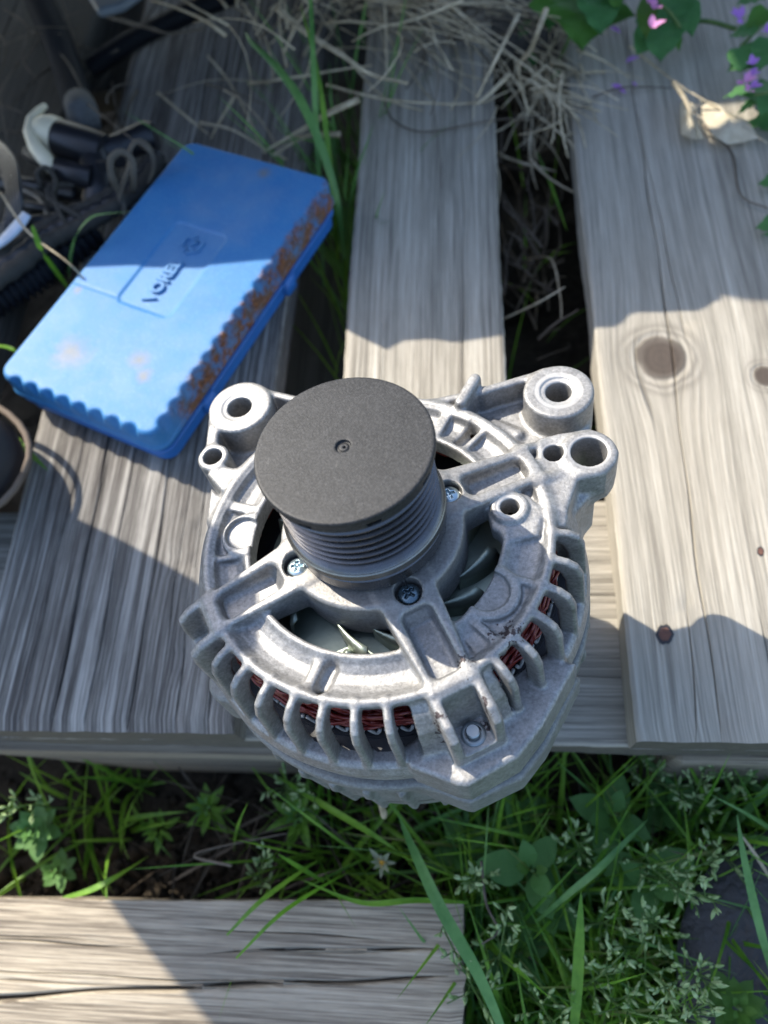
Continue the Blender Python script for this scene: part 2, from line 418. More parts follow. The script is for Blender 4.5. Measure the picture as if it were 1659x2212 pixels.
# solid shoulder below the crest where there are no windows
SH = [(62, -1), (65.5, -1), (68.5, -4), (72, -12), (76.5, -30), (76.5, -34), (69, -34), (67, -14), (62, -9)]
for sc in ((8, 60), (55, 130), (125, 200)): S.revolve(SH, 2.5, sector=sc)
S.revolve([(62, -2), (65.5, -2.6), (70, -7), (74, -13), (77.6, -30), (77.6, -34), (70, -34), (67, -14), (62, -9)], 2, sector=(-77, -71))
S.revolve([(62, -2), (65.5, -2.6), (70, -7), (74, -13), (77.6, -30), (77.6, -34), (70, -34), (67, -14), (62, -9)], 2, sector=(-56, -51.5))
S.prism([(8, -72), (12, -78.5), (28, -84.3), (32, -84.6), (49, -75), (58, -64), (71, -42), (60, -38)], -48, -27, 4, rd=2)
# rim band
S.revolve([(69.5, -48), (69.5, -33), (71.5, -29.5), (76.5, -29.5), (78.3, -31), (79.6, -35.5), (79.6, -37.6), (78.2, -38.6), (78.2, -45), (77.5, -48)], 1.5)
# fins between the windows
FP = [(62.5, -.6), (66, -.3), (71.0, -1.4), (74.6, -4.0), (76.6, -9), (78.2, -32), (71.5, -33), (70.2, -14), (68, -8), (64, -6.5)]
for a in (-138.5, -129.5, -120.2, -110.9, -101.6, -92.3, -83.2, -49.5, -40.5, -31, -21.5, -12, -2.5):
    S.plate(a, FP, 0, 3.0, 1.8, rd=1.2)
# ---- spokes, hub
S.cyl((0, 0), 47.3, -20, 20, 1.0, True)
def wsp(u): return 21.5-np.clip((u-30)/30, 0, 1)*4.6
SA = (24.5, -63.5, -151.5, 117.5)
S.cyl((0, 0), 34.2, -15, 5.2, 2.5, rd=1.6)
for i, a in enumerate(SA):
    S.plate(a, [(18, -10), (18, 5.3), (31, 5.3), (64, .7), (67, .5), (67, -10)], 0, wsp, 3.0, rd=1.2)
S.cyl((0, 0), 25.5, -2, 12, .6, True)
for i, a in enumerate(SA):
    if i in (1, 2):                                       # bracket lugs that carry the through bolts
        e = 0 if i == 1 else -3.6
        S.plate(a, [(62, -46), (62, -.5), (66.5, .2), (78+e, -1.4+e*.3), (82.5+e, -5+e*.3), (83.4+e, -12), (83+e, -30), (83+e, -46)], 0, 19.4, 2.4, rd=1.7)
        S.plate(a, [(68.2, 6), (69.5, -6), (73, -20.5), (96, -21), (96, 6)], 0, 12.0, 1.4, True, rd=1.2)
    elif i == 0:
        for v in (-8.2, 8.2): S.plate(a, [(62, -10), (62, .2), (67, .6), (77, -3.4), (77, -12)], v, 3.4, 2.6, rd=1.2)
    S.plate(a, [(37.5, 10), (37.5, 1), (40.5, -3.6), (61.5, -4.6), (63.6, 10)], 0, 11.2 if i else 9.6, 2.6, True, rd=3)
for i, a in enumerate(SA):
    p = pol((31.2, 31, 30.6, 31)[i], (24.5, -62, -151, 118)[i]); S.cyl(p, 5.0, .2, 12, .7, True, rd=.4)
# boss with a hole on the right of the ring
S.prism([(44, 15), (42.5, 8), (44, 0), (50, -6), (60, -4), (62, 6), (57, 13), (50, 16)], -8, -.3, 2.5, rd=1.4, rp=.5)
S.cyl((50.4, 7.2), 6.9, -6, 1.6, 1.5, rd=1); S.cyl((50.4, 7.2), 3.5, -14, 6, .5, True)
# ---- ears, right
PR = [(18, 62.5), (39, 66.5), (61.9, 72.5), (72, 73), (84, 66), (84, 44), (90, 34), (87, 23), (75.5, 20), (70.5, 4), (66, 0), (60, 22), (40, 50)]
S.prism(PR, -20, -11.5, 3, rd=2)
S.seg((20, 62.6), (42, 66.4), 3.6, -20, -1.0, 2.5, rd=1.3); S.seg((42, 66.4), (66, 73.0), 3.8, -20, -.3, 2.5, rd=1.3)
S.cyl((71.7, 61.5), 13.9, -26, .9, 3.0, rd=1.4)
S.prism([(60, 20), (62.5, 40), (70, 42), (82.5, 43), (85.5, 39.8), (91, 31), (86, 21.5), (76, 19.5), (70.5, 5), (64, 8)], -15, -1.2, 3, rd=1.6)
S.cyl((80.7, 31), 10.6, -19, -.2, 3, rd=1.5)
S.prism([(60, 24), (76, 50), (83, 46), (83, 22), (70, 6), (66, 2)], -40, -12, 4, rd=2)
S.plate(0, [(64, -1), (70, -3), (75, -14), (76.5, -32), (66, -32)], 0, 9, 4, rd=2, org=(0, 5))
S.seg((33, 58.5), (38.8, 70.2), 5, -14, 3.6, 2.2, rd=1.8)
S.seg((45, 56), (55, 50), 5, -18, -9, 3, rd=2)
S.cyl((71.7, 61.5), 5.1, -40, 6, .4, True, rd=.3); S.cyl((71.7, 61.5), 7.2, .2, 6, .5, True, rd=.3)
S.cyl((80.7, 31), 6.7, -40, 6, .4, True, rd=.3); S.cyl((67.8, 32.2), 3.8, -15, 6, .4, True, rd=.3)
# ---- ears, left
PL = [(-15, 62), (-36, 74), (-50, 77.5), (-75, 66), (-76, 42), (-71, 28), (-68, 16), (-62, 14), (-55, 34), (-38, 52)]
S.prism(PL, -22, -14.5, 3, rd=2)
S.seg((-20, 63.8), (-56, 77.6), 3.4, -22, -1.5, 2.5, rd=1.2)
S.cyl((-62.6, 67.4), 14.2, -28, .4, 3, rd=1.4)
S.seg((-73.5, 60), (-72, 42), 5.4, -22, -.6, 3, rd=1.6)
S.cyl((-70.4, 41.2), 6.7, -24, -.2, 2.5, rd=1.2)
S.prism([(-72, 33), (-64, 24), (-58, 27), (-56, 34), (-66, 37)], -24, -.9, 3, rd=1.4)
S.prism([(-71, 29), (-64, 23), (-66, 8), (-70, 12)], -34, -4.5, 3, rd=2)
S.seg((-59, 32), (-44, 50), 3.4, -20, -.8, 3, rd=1.4)
S.cyl((-62.8, 67.2), 5.5, -40, 6, .4, True, rd=.3); S.cyl((-62.8, 67.2), 7.8, -.1, 6, .6, True, rd=.3)
S.cyl((-70.5, 41.2), 4.1, -30, 6, .4, True, rd=.3)
# through-bolt seat
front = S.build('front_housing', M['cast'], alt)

def lathe_part(name, prof, mat, parent=alt, seg=128, closed=True, sharp=30, loc=None):
    mb = MB(); mb.lathe([(r/1000, z/1000) for r, z in prof], seg, closed)
    o = fix_normals(mb.build(name, mat, parent)); auto_smooth(o, sharp)
    if loc: o.location = loc
    return o
# pulley
prof = [(9, 4), (24.8, 4), (24.8, 7), (27.6, 7.4), (28.2, 8), (28.2, 13.6), (27.4, 14.3), (26.9, 14.8), (26.9, 15.6), (28.3, 16.2), (28.7, 17), (28.7, 20), (28.0, 21)]
z = 21.8
prof += [(27.4, 21.4)]
for k in range(6):
    prof += [(24.3, z+.9), (24.3, z+1.4), (27.4, z+2.9), (27.4, z+3.3)]; z += 3.6
prof += [(26.4, z+.6), (26.4, 46.5), (9, 46.5)]
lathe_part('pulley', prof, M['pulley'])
lathe_part('pulley_flange', [(26, 15.9), (28.8, 15.9), (29.1, 16.4), (29.1, 19.2), (28.6, 19.8), (27.3, 21.4), (26, 21.4)], M['pulley_bright'])
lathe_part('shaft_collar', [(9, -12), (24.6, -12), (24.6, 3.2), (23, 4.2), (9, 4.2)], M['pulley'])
cap = Solid((-31, -31, 42), (31, 31, 54), .3)
cap.cyl((0, 0), 29.3, 49.4, 52.3, 0, rd=.7); cap.cyl((0, 0), 28.4, 45.9, 50.5, .4, rd=.4)
cap.cyl((0, 0), 27.0, 40, 48.6, 0, True, rd=.1)
for a in range(0, 360, 45): cap.plate(a-68, [(25, 46.4), (25, 48.2), (31, 48.2), (31, 46.4)], 0, 4.6, 0, True, rd=.1)
cap.cyl((0, 0), 2.5, 51.3, 56, .3, True, rd=.1); cap.cyl((0, 0), 1.6, 50, 51.75, .2, rd=.2); cap.cyl((.3, 0), .45, 50.8, 56, .1, True, rd=.05)
cap.build('pulley_cap', M['cap'], alt)
# screws of the bearing retainer
def screw_mesh():
    s = Solid((-5, -5, -3), (5, 5, 4), .2)
    s.op(lambda X, Y, Z: np.maximum(np.sqrt(X*X+Y*Y+(Z+4.2)**2)-6.6, np.maximum(np.sqrt(X*X+Y*Y)-3.9, -Z-1.5)), ((-5, 5), (-5, 5), (-3, 4)), .3)
    for w, l in ((1.1, 4.6), (4.6, 1.1)):
        s.op(lambda X, Y, Z, w=w, l=l: np.maximum(np.maximum(np.abs(X)-w/2-(Z-2)*.15, np.abs(Y)-l/2-(Z-2)*.15), .7-Z), ((-5, 5), (-5, 5), (-3, 4)), .3, True)
    return s
sc0 = None
for i, (r, a) in enumerate(((31.2, 24.5), (31, -62), (30.6, -151), (31, 118))):
    x, y = pol(r, a)
    if sc0 is None: o = sc0 = screw_mesh().build('screw', M['screw'], alt)
    else:
        o = sc0.copy(); COL.objects.link(o)
        if i == 1: o.data = sc0.data.copy(); o.data.materials[0] = M['screw_dark']
    o.parent = alt; o.location = (x/1000, y/1000, .0014); o.rotation_euler = (0, 0, a*1.3)
# through bolts at the two visible lugs
for i, a in enumerate((-63.5,)):
    x, y = pol(77.2, a)
    mb = MB(); mb.lathe([(0, .0), (.0043, 0), (.0043, .0010), (.0038, .0013), (.0031, .0013), (.0031, .0006), (.0025, .0006), (.0025, .0038), (.0021, .0042), (0, .0042)], 28)
    o = fix_normals(mb.build('through_bolt', simple('dull_zinc', (.26, .30, .32), .4, .9, None), alt)); auto_smooth(o); o.location = (x/1000, y/1000, -.0212)
# fan inside
fan = lathe_part('fan', [(8, -22), (46.5, -22), (46.5, -21), (30, -19.5), (8, -19.5)], M['fan'])
for k in range(11):
    a0 = k*32.7+(9 if k % 2 else 0)+8
    mb = MB(); v = []; n = 7
    for i in range(n):
        q = i/(n-1); r = 33+13*q; a = math.radians(a0+22*q)
        for zz, dr in ((-19.8, 0), (-11.5, -2.2*q), (-10.8, -5*q)): v.append(((r+dr)*math.cos(a)/1000, (r+dr)*math.sin(a)/1000, zz/1000))
    f = [(i*3+j, i*3+j+1, i*3+4+j, i*3+3+j) for i in range(n-1) for j in (0, 1)]
    mb.add(v, f); o = mb.build('fan_blade', M['fan'], alt)
    sm = o.modifiers.new('thickness', 'SOLIDIFY'); sm.thickness = .0011
mb = MB(); mb.tube([(pol(41.5, -99)[0]/1000, pol(41.5, -99)[1]/1000, -.021), (pol(43.5, -103)[0]/1000, pol(43.5, -103)[1]/1000, -.012)], .0012, 10)
for q in range(12):
    c = np.array([pol(41.5+2*q/12, -99-4*q/12)[0]/1000, pol(41.5+2*q/12, -99-4*q/12)[1]/1000, -.021+.009*q/12]); mb.tube([c, c+np.array([0, 0, .00035])], .0016, 10)
mb.build('fan_rivet', M['fan'], alt)
lathe_part('rotor', [(8, -60), (50, -60), (50, -24), (44, -22.5), (8, -22.5)], M['dark'])
# stator: laminations, copper end windings, insulation loops
lathe_part('stator', [(51, -88), (76.5, -88), (76.5, -30), (68.5, -29), (51, -29)], M['dark'])
lathe_part('slot_insulation', [(52, -29), (68, -29), (68, -27.6), (52, -27.6)], M['dark'])
cop = MB(); r2 = random.Random(3)
for k in range(54):
    r0 = r2.uniform(55, 65.6); z0 = -7.5-abs(r0-60)*.4-r2.uniform(0, 13); ph = [r2.uniform(0, 6.28) for _ in range(4)]
    fr = [r2.randint(5, 12) for _ in range(2)]; pts = []
    for i in range(121):
        a = 2*math.pi*i/120
        r = r0+1.3*math.sin(fr[0]*a+ph[0])+.5*math.sin(27*a+ph[2]); zz = z0+1.5*math.sin(fr[1]*a+ph[1])+.5*math.sin(31*a+ph[3])
        pts.append((r*math.cos(a)/1000, r*math.sin(a)/1000, zz/1000))
    cop.tube(pts, .00078, 6, False)
cop.build('copper_winding', M['copper'], alt)
ins = MB()
for k in range(72):
    a0 = 2*math.pi*k/72; pts = []
    for i in range(9):
        q = i/8; a = a0+math.radians((q-.5)*3.4); r = 66.8-.4*math.sin(q*math.pi); zz = -22.5-5*math.sin(q*math.pi)+(0 if True else 0)
        pts.append((r*math.cos(a)/1000, r*math.sin(a)/1000, zz/1000))
    ins.tube(pts, .0007, 6)
ins.build('insulation_loops', M['insul'], alt)
# rear housing
R = Solid((-93, -93, -128), (93, 93, -49), 1.05)
R.revolve([(66, -122), (66, -86), (73, -60), (73, -50.2), (79.2, -50.2), (80.4, -51), (80.4, -55), (79, -57.5), (77.8, -64), (77, -84), (73, -108), (64, -122), (58, -124.5), (30, -124.5), (30, -116), (60, -116)], 0)
for k in range(36):
    a = k*10+3
    R.plate(a, [(70, -62), (80.6, -60), (81.2, -66), (79.5, -74), (77, -100), (70, -100)], 0, 3.4, 1.6, rd=1.2)
for a in (-63.5, -151.5, 24.5, 117.5):
    R.cyl(pol(77.2, a), 9.5, -74, -50.3, 4, rd=2)
R.prism([(8, -77), (28, -84.5), (31, -85), (50, -76), (59, -65), (74, -38), (50, -40)], -67, -50.3, 3, rd=2)
R.build('rear_housing', M['cast_rear'], alt)
lathe_part('housing_joint', [(70, -50.6), (77.2, -50.6), (77.2, -47.6), (70, -47.6)], M['lam'])

# ------------------------------------------------------------------ wood
def mat_wood(name, pal, stripes=70., fine=420., knots=(), seed=0., grain_y=5., contrast=1., rot=False, blotch=.35, wavy=.0012):
    """weathered softwood: grain along the local y axis (metres)"""
    t = NT(name); x, y, z = t.sep(t.obj)
    if rot: x, y = y, x
    rn = t.m2('MULTIPLY', rnd(t), 13.7)
    x = t.m2('ADD', x, t.m2('MULTIPLY', z, .7))
    for kx, ky, kr in knots:                              # the grain flows round each knot
        dx = t.m2('SUBTRACT', x, kx); dy = t.m2('SUBTRACT', y, ky)
        d2 = t.m2('ADD', t.m2('MULTIPLY', dx, dx), t.m2('MULTIPLY', t.m2('MULTIPLY', dy, dy), .35))
        g = t.m2('DIVIDE', kr*kr*.9, t.m2('ADD', d2, kr*kr*.55))
        x = t.m2('SUBTRACT', x, t.m2('MULTIPLY', dx, t.m2('MULTIPLY', g, .85)))
    base = t.comb(t.m2('ADD', x, t.m2('ADD', seed, rn)), t.m2('ADD', y, seed*3), 0.)
    wv = t.noise(t.vm('MULTIPLY', base, (6., 2.2, 1)), 1., 2, .5)
    xw = t.m2('ADD', t.m2('ADD', x, t.m2('ADD', seed, rn)), t.m2('MULTIPLY', wv, wavy))
    broad = t.noise(t.comb(t.m2('MULTIPLY', xw, stripes), t.m2('MULTIPLY', y, stripes*.012), z), 1., 3, .65)
    mid = t.noise(t.comb(t.m2('MULTIPLY', xw, fine*1.15), t.m2('MULTIPLY', y, grain_y*.55), z), 1., 4, .7)
    fin = t.noise(t.comb(t.m2('MULTIPLY', xw, fine*3.2), t.m2('MULTIPLY', y, grain_y*3.2), z), 1., 4, .75)
    blo = t.noise(t.vm('MULTIPLY', base, (22., 9., 1)), 1., 5, .65)
    v = t.m2('ADD', t.m2('MULTIPLY', broad, .24), t.m2('ADD', t.m2('MULTIPLY', mid, .36), t.m2('MULTIPLY', fin, .40)))
    w = .075/contrast
    c = t.ramp(v, [(.5-w*1.3, pal[0]), (.5-w*.3, pal[1]), (.5+w*.5, pal[2]), (.5+w*1.5, pal[3])])
    bl = t.ramp(blo, [(.38, 0), (.66, 1)])
    c = t.mix(t.m2('MULTIPLY', bl, blotch), c, pal[4])
    hair = t.ramp(t.noise(t.comb(t.m2('MULTIPLY', xw, fine*.9), t.m2('MULTIPLY', y, 6.), 3.), 1., 2, .5), [(.70, 0), (.76, 1)])
    c = t.mix(t.m2('MULTIPLY', hair, .75), c, tuple(k*.35 for k in pal[0]))
    h = t.m2('ADD', t.m2('MULTIPLY', mid, .5), t.m2('SUBTRACT', t.m2('MULTIPLY', fin, .5), t.m2('MULTIPLY', hair, .6)))
    for kx, ky, kr in knots:
        x0, y0, z0 = t.sep(t.obj)
        if rot: x0, y0 = y0, x0
        dx = t.m2('SUBTRACT', x0, kx); dy = t.m2('SUBTRACT', y0, ky)
        d = t.m2('SQRT', t.m2('ADD', t.m2('MULTIPLY', dx, dx), t.m2('MULTIPLY', t.m2('MULTIPLY', dy, dy), .8)))
        d = t.m2('ADD', d, t.m2('MULTIPLY', t.m2('SUBTRACT', blo, .5), kr*1.3))
        dn = t.m2('DIVIDE', d, kr*2.5)
        ring = t.m2('SINE', t.m2('MULTIPLY', dn, 60.))
        core = t.ramp(dn, [(.24, 1), (.34, .8), (.40, 0)])
        halo = t.ramp(dn, [(.38, 0), (.43, .05), (.49, .95), (.54, .1), (.60, .75), (.70, .15), (.92, 0)])
        c = t.mix(t.m2('MULTIPLY', halo, t.m2('ADD', .25, t.m2('MULTIPLY', blo, .9))), c, pal[0])
        ang = t.m2('ARCTAN2', dy, dx)
        rays = t.ramp(t.noise(t.comb(t.m2('MULTIPLY', ang, 2.), 1., 1.), 3., 2, .6), [(.62, 0), (.7, 1)])
        kc = t.mix(t.m2('ADD', t.m2('MULTIPLY', ring, .05), t.m2('ADD', t.m2('MULTIPLY', rays, .45), t.m2('MULTIPLY', blo, .5))), (.085, .067, .054), (.022, .018, .015))
        c = t.mix(core, c, kc)
        h = t.m2('SUBTRACT', h, t.m2('MULTIPLY', t.ramp(dn, [(.33, 0), (.37, 1), (.40, 1), (.46, 0)]), .4))
    nrm = t.bump(h, 1., .0013)
    return t.out(c, .8, 0, nrm, .25)
GREYW = [(.13, .115, .095), (.25, .23, .19), (.37, .34, .285), (.48, .45, .385), (.27, .24, .19)]
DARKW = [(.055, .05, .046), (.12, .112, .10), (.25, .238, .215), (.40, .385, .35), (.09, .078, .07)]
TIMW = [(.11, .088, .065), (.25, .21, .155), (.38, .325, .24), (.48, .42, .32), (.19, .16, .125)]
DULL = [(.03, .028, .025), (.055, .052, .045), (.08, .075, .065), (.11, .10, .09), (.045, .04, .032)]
k1 = at(1430, 775, 0); k2 = at(1655, 812, 0)
M['wood_mid'] = mat_wood('weathered_wood_grey', GREYW, 95, 330, seed=2.1, contrast=1.2)
M['wood_right'] = mat_wood('weathered_wood_knotty', [tuple(k*1.04 for k in c) for c in GREYW], 45, 300, ((float(k1[0]), float(k1[1]), .0150), (float(k2[0]), float(k2[1]), .0065)), seed=5.3, contrast=.8, blotch=.3)
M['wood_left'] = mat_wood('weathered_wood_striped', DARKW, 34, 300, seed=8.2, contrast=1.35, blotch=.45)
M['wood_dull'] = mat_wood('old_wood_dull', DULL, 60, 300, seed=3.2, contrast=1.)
M['wood_cross'] = mat_wood('weathered_crossboard', [tuple(k*.92 for k in c) for c in GREYW], 90, 330, seed=1.4, rot=True, contrast=1.1)
M['wood_block'] = mat_wood('pallet_block_wood', [tuple(k*.8 for k in c) for c in TIMW], 60, 300, seed=4.4, rot=True)
M['wood_timber'] = mat_wood('old_timber', TIMW, 60, 260, seed=6.4, rot=True, contrast=1.5, blotch=.6, wavy=.003)
M['wood_end_shade'] = simple('end_grain_and_shade', (.085, .074, .055), .9, 0, 400, .8, .001, .5, 250)  # dark end grain, with the shade of the front faces put into the colour

def board(name, parent, mat, xl, xr, y0, y1, zt, th, cracks=(), seed=0, along='y', wane=None, rag=.0003, dents=()):
    """plank: grain along y (or x when along='x'); xl, xr give the side edges at y0 and y1; cracks: (x at y0, x at y1, ya, yb, width, depth)"""
    r = random.Random(seed); ph = [r.uniform(0, 6.28) for _ in range(24)]
    def X01(y):
        q = (y-y0)/(y1-y0); return xl[0]+(xl[1]-xl[0])*q, xr[0]+(xr[1]-xr[0])*q
    ny = max(8, int((y1-y0)/.007)); ys = [y0+(y1-y0)*i/ny for i in range(ny+1)]
    us = [0., .004, .012, .028]; k = 14
    us += [.028+(1-.056)*i/k for i in range(1, k)]+[1-.028, 1-.012, 1-.004, 1.]
    cols = [('u', u) for u in us]
    w0 = xr[0]-xl[0]
    for ci, c in enumerate(cracks):
        uc = (c[0]-xl[0])/w0
        cols = [q for q in cols if q[0] != 'u' or abs(q[1]-uc) > .011]
        for d in (-1.9, -1, 0, 1, 1.9): cols.append(('c', uc+d*1e-4, ci, d))
    cols.sort(key=lambda q: q[1])
    W = [[0]*len(cols) for _ in ys]
    V = []; nc = len(cols)
    for j, y in enumerate(ys):
        a, b = X01(y)
        ea = .00035*math.sin(37*y+ph[0])+.0002*math.sin(313*y+ph[1]); eb = .0004*math.sin(31*y+ph[2])+.0002*math.sin(327*y+ph[3])
        a += ea; b += eb
        row = []
        for q in cols:
            u = q[1]
            if q[0] == 'u': x = a+(b-a)*u; dz = 0
            else:
                c = cracks[q[2]]; xs = c[0]+(c[1]-c[0])*(y-y0)/(y1-y0)+.0009*math.sin(19*y+ph[5+q[2]])+.0005*math.sin(71*y+ph[6+q[2]])
                on = max(0., min(1., (y-c[2])/.02, (c[3]-y)/.02)); on *= .55+.45*math.sin(23*y+ph[8+q[2]])**2
                ww = c[4]*(.25+.75*on); x = xs+ww*.5*(q[3] if abs(q[3]) <= 1 else (1.7*q[3]/abs(q[3])))*(.9 if abs(q[3]) == 1 else 1)
                dz = -c[5]*on if q[3] == 0 else (-c[5]*on*.12 if abs(q[3]) == 1 else 0)
            row.append([x, dz, u])
        # keep the order where a slanting crack passes ordinary columns
        xs_ = sorted(range(nc), key=lambda i: row[i][0]); row = [row[i] for i in xs_]
        for x, dz, u in row:
            uu = (x-a)/(b-a); e = min(uu, 1-uu)*(b-a)
            edge = -.0016*max(0, 1-e/.0022)**2
            end = min(y-y0, y1-y); edge2 = -.0013*max(0, 1-end/.008)**2
            h = .00025*math.sin(90*x+ph[9]+2*math.sin(4*y+ph[10]))+.00018*math.sin(230*x+ph[11]+math.sin(7*y))+.0003*math.sin(21*y+ph[12])*math.sin(40*x+ph[13])
            for (dx_, dy_, dr, dd) in dents:
                dist = math.hypot(x-dx_, (y-dy_)*.6)
                if dist < dr: h -= dd*(1-(dist/dr)**2)
            V.append((x, y+(rag*math.sin(400*x+ph[14])*math.sin(170*x+ph[15]) if j in (0, ny) else 0), zt+dz+edge+edge2+h))
    nr_ = len(ys); F = []
    for j in range(nr_-1):
        for i in range(nc-1): F.append((j*nc+i, j*nc+i+1, j*nc+nc+i+1, j*nc+nc+i))
    # sides and bottom
    base = len(V)
    for j, y in enumerate(ys):
        for i in (0, nc-1):
            p = V[j*nc+i]; V.append((p[0]+.0004*math.sin(60*y+i), p[1], zt-th+(wane(p[0], y) if wane else 0)))
    for j in range(nr_-1):
        l, l2 = base+2*j, base+2*j+2
        F.append((j*nc, j*nc+nc, l2, l)); F.append((j*nc+nc-1, l+1, l2+1, j*nc+2*nc-1)); F.append((l, l2, l2+1, l+1))
    # ends: strips between top row and a lower row
    for j, fl in ((0, False), (nr_-1, True)):
        lo = len(V)
        for i in range(nc):
            p = V[j*nc+i]; V.append((p[0], p[1], zt-th+(wane(p[0], p[1]) if wane else 0)))
        for i in range(nc-1):
            q = (j*nc+i, lo+i, lo+i+1, j*nc+i+1); F.append(tuple(reversed(q)) if fl else q)
    if along == 'x':
        V = [(y, x, z) for x, y, z in V]; F = [tuple(reversed(f)) for f in F]
    o = mesh_obj(name, V, F, mat, parent); o.data.materials.append(M['wood_end_shade'])
    for i in range(len(F)-2*(nc-1)-(3*(nr_-1) if along == 'x' else 0), len(F)):
        if along != 'x' or len(F)-i > 2*(nc-1) and (i-(len(F)-2*(nc-1)-3*(nr_-1))) % 3 == 0: o.data.polygons[i].material_index = 1
    auto_smooth(o, 38)
    return o

pallet = empty('pallet', (0, .067, 0)); pallet.location = (0, 0, 0)
tag(pallet, 'weathered grey wooden pallet under the alternator and the blue case', 'pallet')
YB = 1.25
def crk(x0, x1, px, py0, py1, w=.001, d=.004):
    pass
# left board (striped), with its long cracks
xl = (-.272, -.2945); xr = (-.1237, -.1165)
def X(px, py): return float(at(px, py, 0)[0])
lc = []
for (pa, pb, ya, yb, w, d) in (((108, 1575), (235, 1010), .067, .5, .0016, .005), ((180, 1570), (290, 1010), .067, 1.2, .0010, .004), ((275, 1560), (372, 1100), .067, .36, .0012, .004), ((375, 1570), (420, 1200), .067, .3, .0007, .003), ((335, 1575), (400, 1150), .1, .33, .0006, .003), ((440, 1580), (470, 1300), .067, .24, .0007, .003), ((40, 1570), (110, 1250), .067, .28, .0007, .003)):
    A = at(*pa); B = at(*pb); sl = (B[0]-A[0])/(B[1]-A[1]); lc.append((float(A[0]+sl*(.067-A[1])), float(A[0]+sl*(YB-A[1])) if abs(sl) < .06 else float(A[0]+sl*.35), ya, yb, w, d))
lc = [(a, a-.012*(1+i*.1), c, d_, e, f) for i, (a, b, c, d_, e, f) in enumerate(lc)]
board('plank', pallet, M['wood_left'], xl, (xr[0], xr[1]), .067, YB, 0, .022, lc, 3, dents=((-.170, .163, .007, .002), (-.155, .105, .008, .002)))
mc = [(-.055, -.058, .067, .33, .0005, .002), (-.005, -.004, .2, .7, .0006, .002)]
board('plank', pallet, M['wood_mid'], (-.0802, -.0800), (.0202, .0212), .069, YB, 0, .022, mc, 5)
rc = []
for (pa, pb, ya, yb, w, d) in (((1560, 1590), (1480, 1000), .066, 1.2, .0011, .005), ((1500, 1590), (1480, 1250), .066, .14, .0007, .004), ((1450, 600), (1380, 250), .3, .75, .0008, .003)):
    A = at(*pa); B = at(*pb); sl = (B[0]-A[0])/(B[1]-A[1]); rc.append((float(A[0]+sl*(.067-A[1])), float(A[0]+sl*(YB-A[1])), ya, yb, w, d))
nd = at(1434, 1372)
board('plank', pallet, M['wood_right'], (.0752, .0768), (.300, .300), .0665, YB, 0, .022, rc, 8)
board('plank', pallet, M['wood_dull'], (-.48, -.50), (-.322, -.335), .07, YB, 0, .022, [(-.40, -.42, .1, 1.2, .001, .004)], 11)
# crossboards (grain along x), then blocks and bottom boards
def wane(x, y):
    # local frame: x = across (world y), y = along (world x)
    return .016*max(0, min(1, (-.19-y)/.09)) if x < .1 else .010*max(0, min(1, (-.19-y)/.09))
board('crossboard', pallet, M['wood_cross'], (.0672, .0675), (.207, .207), -.60, .60, -.0225, .0215, [(.10, .104, -.5, .5, .0007, .003), (.15, .147, .0, .5, .0006, .003)], 14, along='x', wane=wane)
board('crossboard', pallet, M['wood_dull'], (.62, .62), (.76, .76), -.60, .60, -.0225, .0215, [], 15, along='x')
for (x0, x1, y0, y1) in ((.103, .245, .0635, .205), (.103, .245, .62, .76), (-.60, -.47, .62, .76)):
    mb = MB(); mb.box((x0, y0, -.122), (x1, y1, -.0445), .003); o = mb.build('block', M['wood_block'], pallet, False)
mb = MB(); pr = [(-.31, -.0445), (-.31, -.052), (-.27, -.070), (-.215, -.116), (-.205, -.122), (-.095, -.122), (-.095, -.0445)]; n_ = len(pr)
mb.add([(x, .0635, z) for x, z in pr]+[(x, .205, z) for x, z in pr], [tuple(range(n_)), tuple(reversed(range(n_, 2*n_)))]+[(i, i+n_, (i+1) % n_+n_, (i+1) % n_) for i in range(n_)])
fix_normals(mb.build('block', M['wood_block'], pallet, False))
for (x0, x1) in ((.10, .25), (-.24, -.10)):
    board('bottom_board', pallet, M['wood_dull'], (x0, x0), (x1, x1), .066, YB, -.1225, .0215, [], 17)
# rusty sunken nail heads
M['rust'] = simple('rust', (.11, .05, .035), .8, .1, 500, .5, .0006, .5, 400)
for (px, py, r) in ((1434, 1373, .0050), (1640, 1195, .0028)):
    p = at(px, py, -.002)
    mb = MB(); rr_ = [r*(.85+.10*math.sin(k*.785+1)+.07*math.sin(k*2.356+px)) for k in range(16)]
    for f_, zz_, mt_ in ((1.15, -.0003, 'dark'), (.78, 0., 'rust')):
        mb = MB(); mb.add([(0, 0, zz_)]+[(rr_[k]*f_*math.cos(k*.3927)*(.62 if r < .004 else .8), rr_[k]*f_*math.sin(k*.3927)*1.15, zz_) for k in range(16)]+[(rr_[k]*f_*math.cos(k*.3927)*.7, rr_[k]*f_*math.sin(k*.3927)*1.1, zz_-.004) for k in range(16)], [(0, 1+k, 1+(k+1) % 16) for k in range(16)]+[(1+k, 17+k, 17+(k+1) % 16, 1+(k+1) % 16) for k in range(16)]); o = mb.build('nail' if f_ < 1 else 'nail_hole', M[mt_], pallet, False); o.location = (p[0], p[1], .0006)
    continue; o.location = (p[0], p[1], .0006 if r > .004 else .0005); o.scale = (1, 1.5, .9)

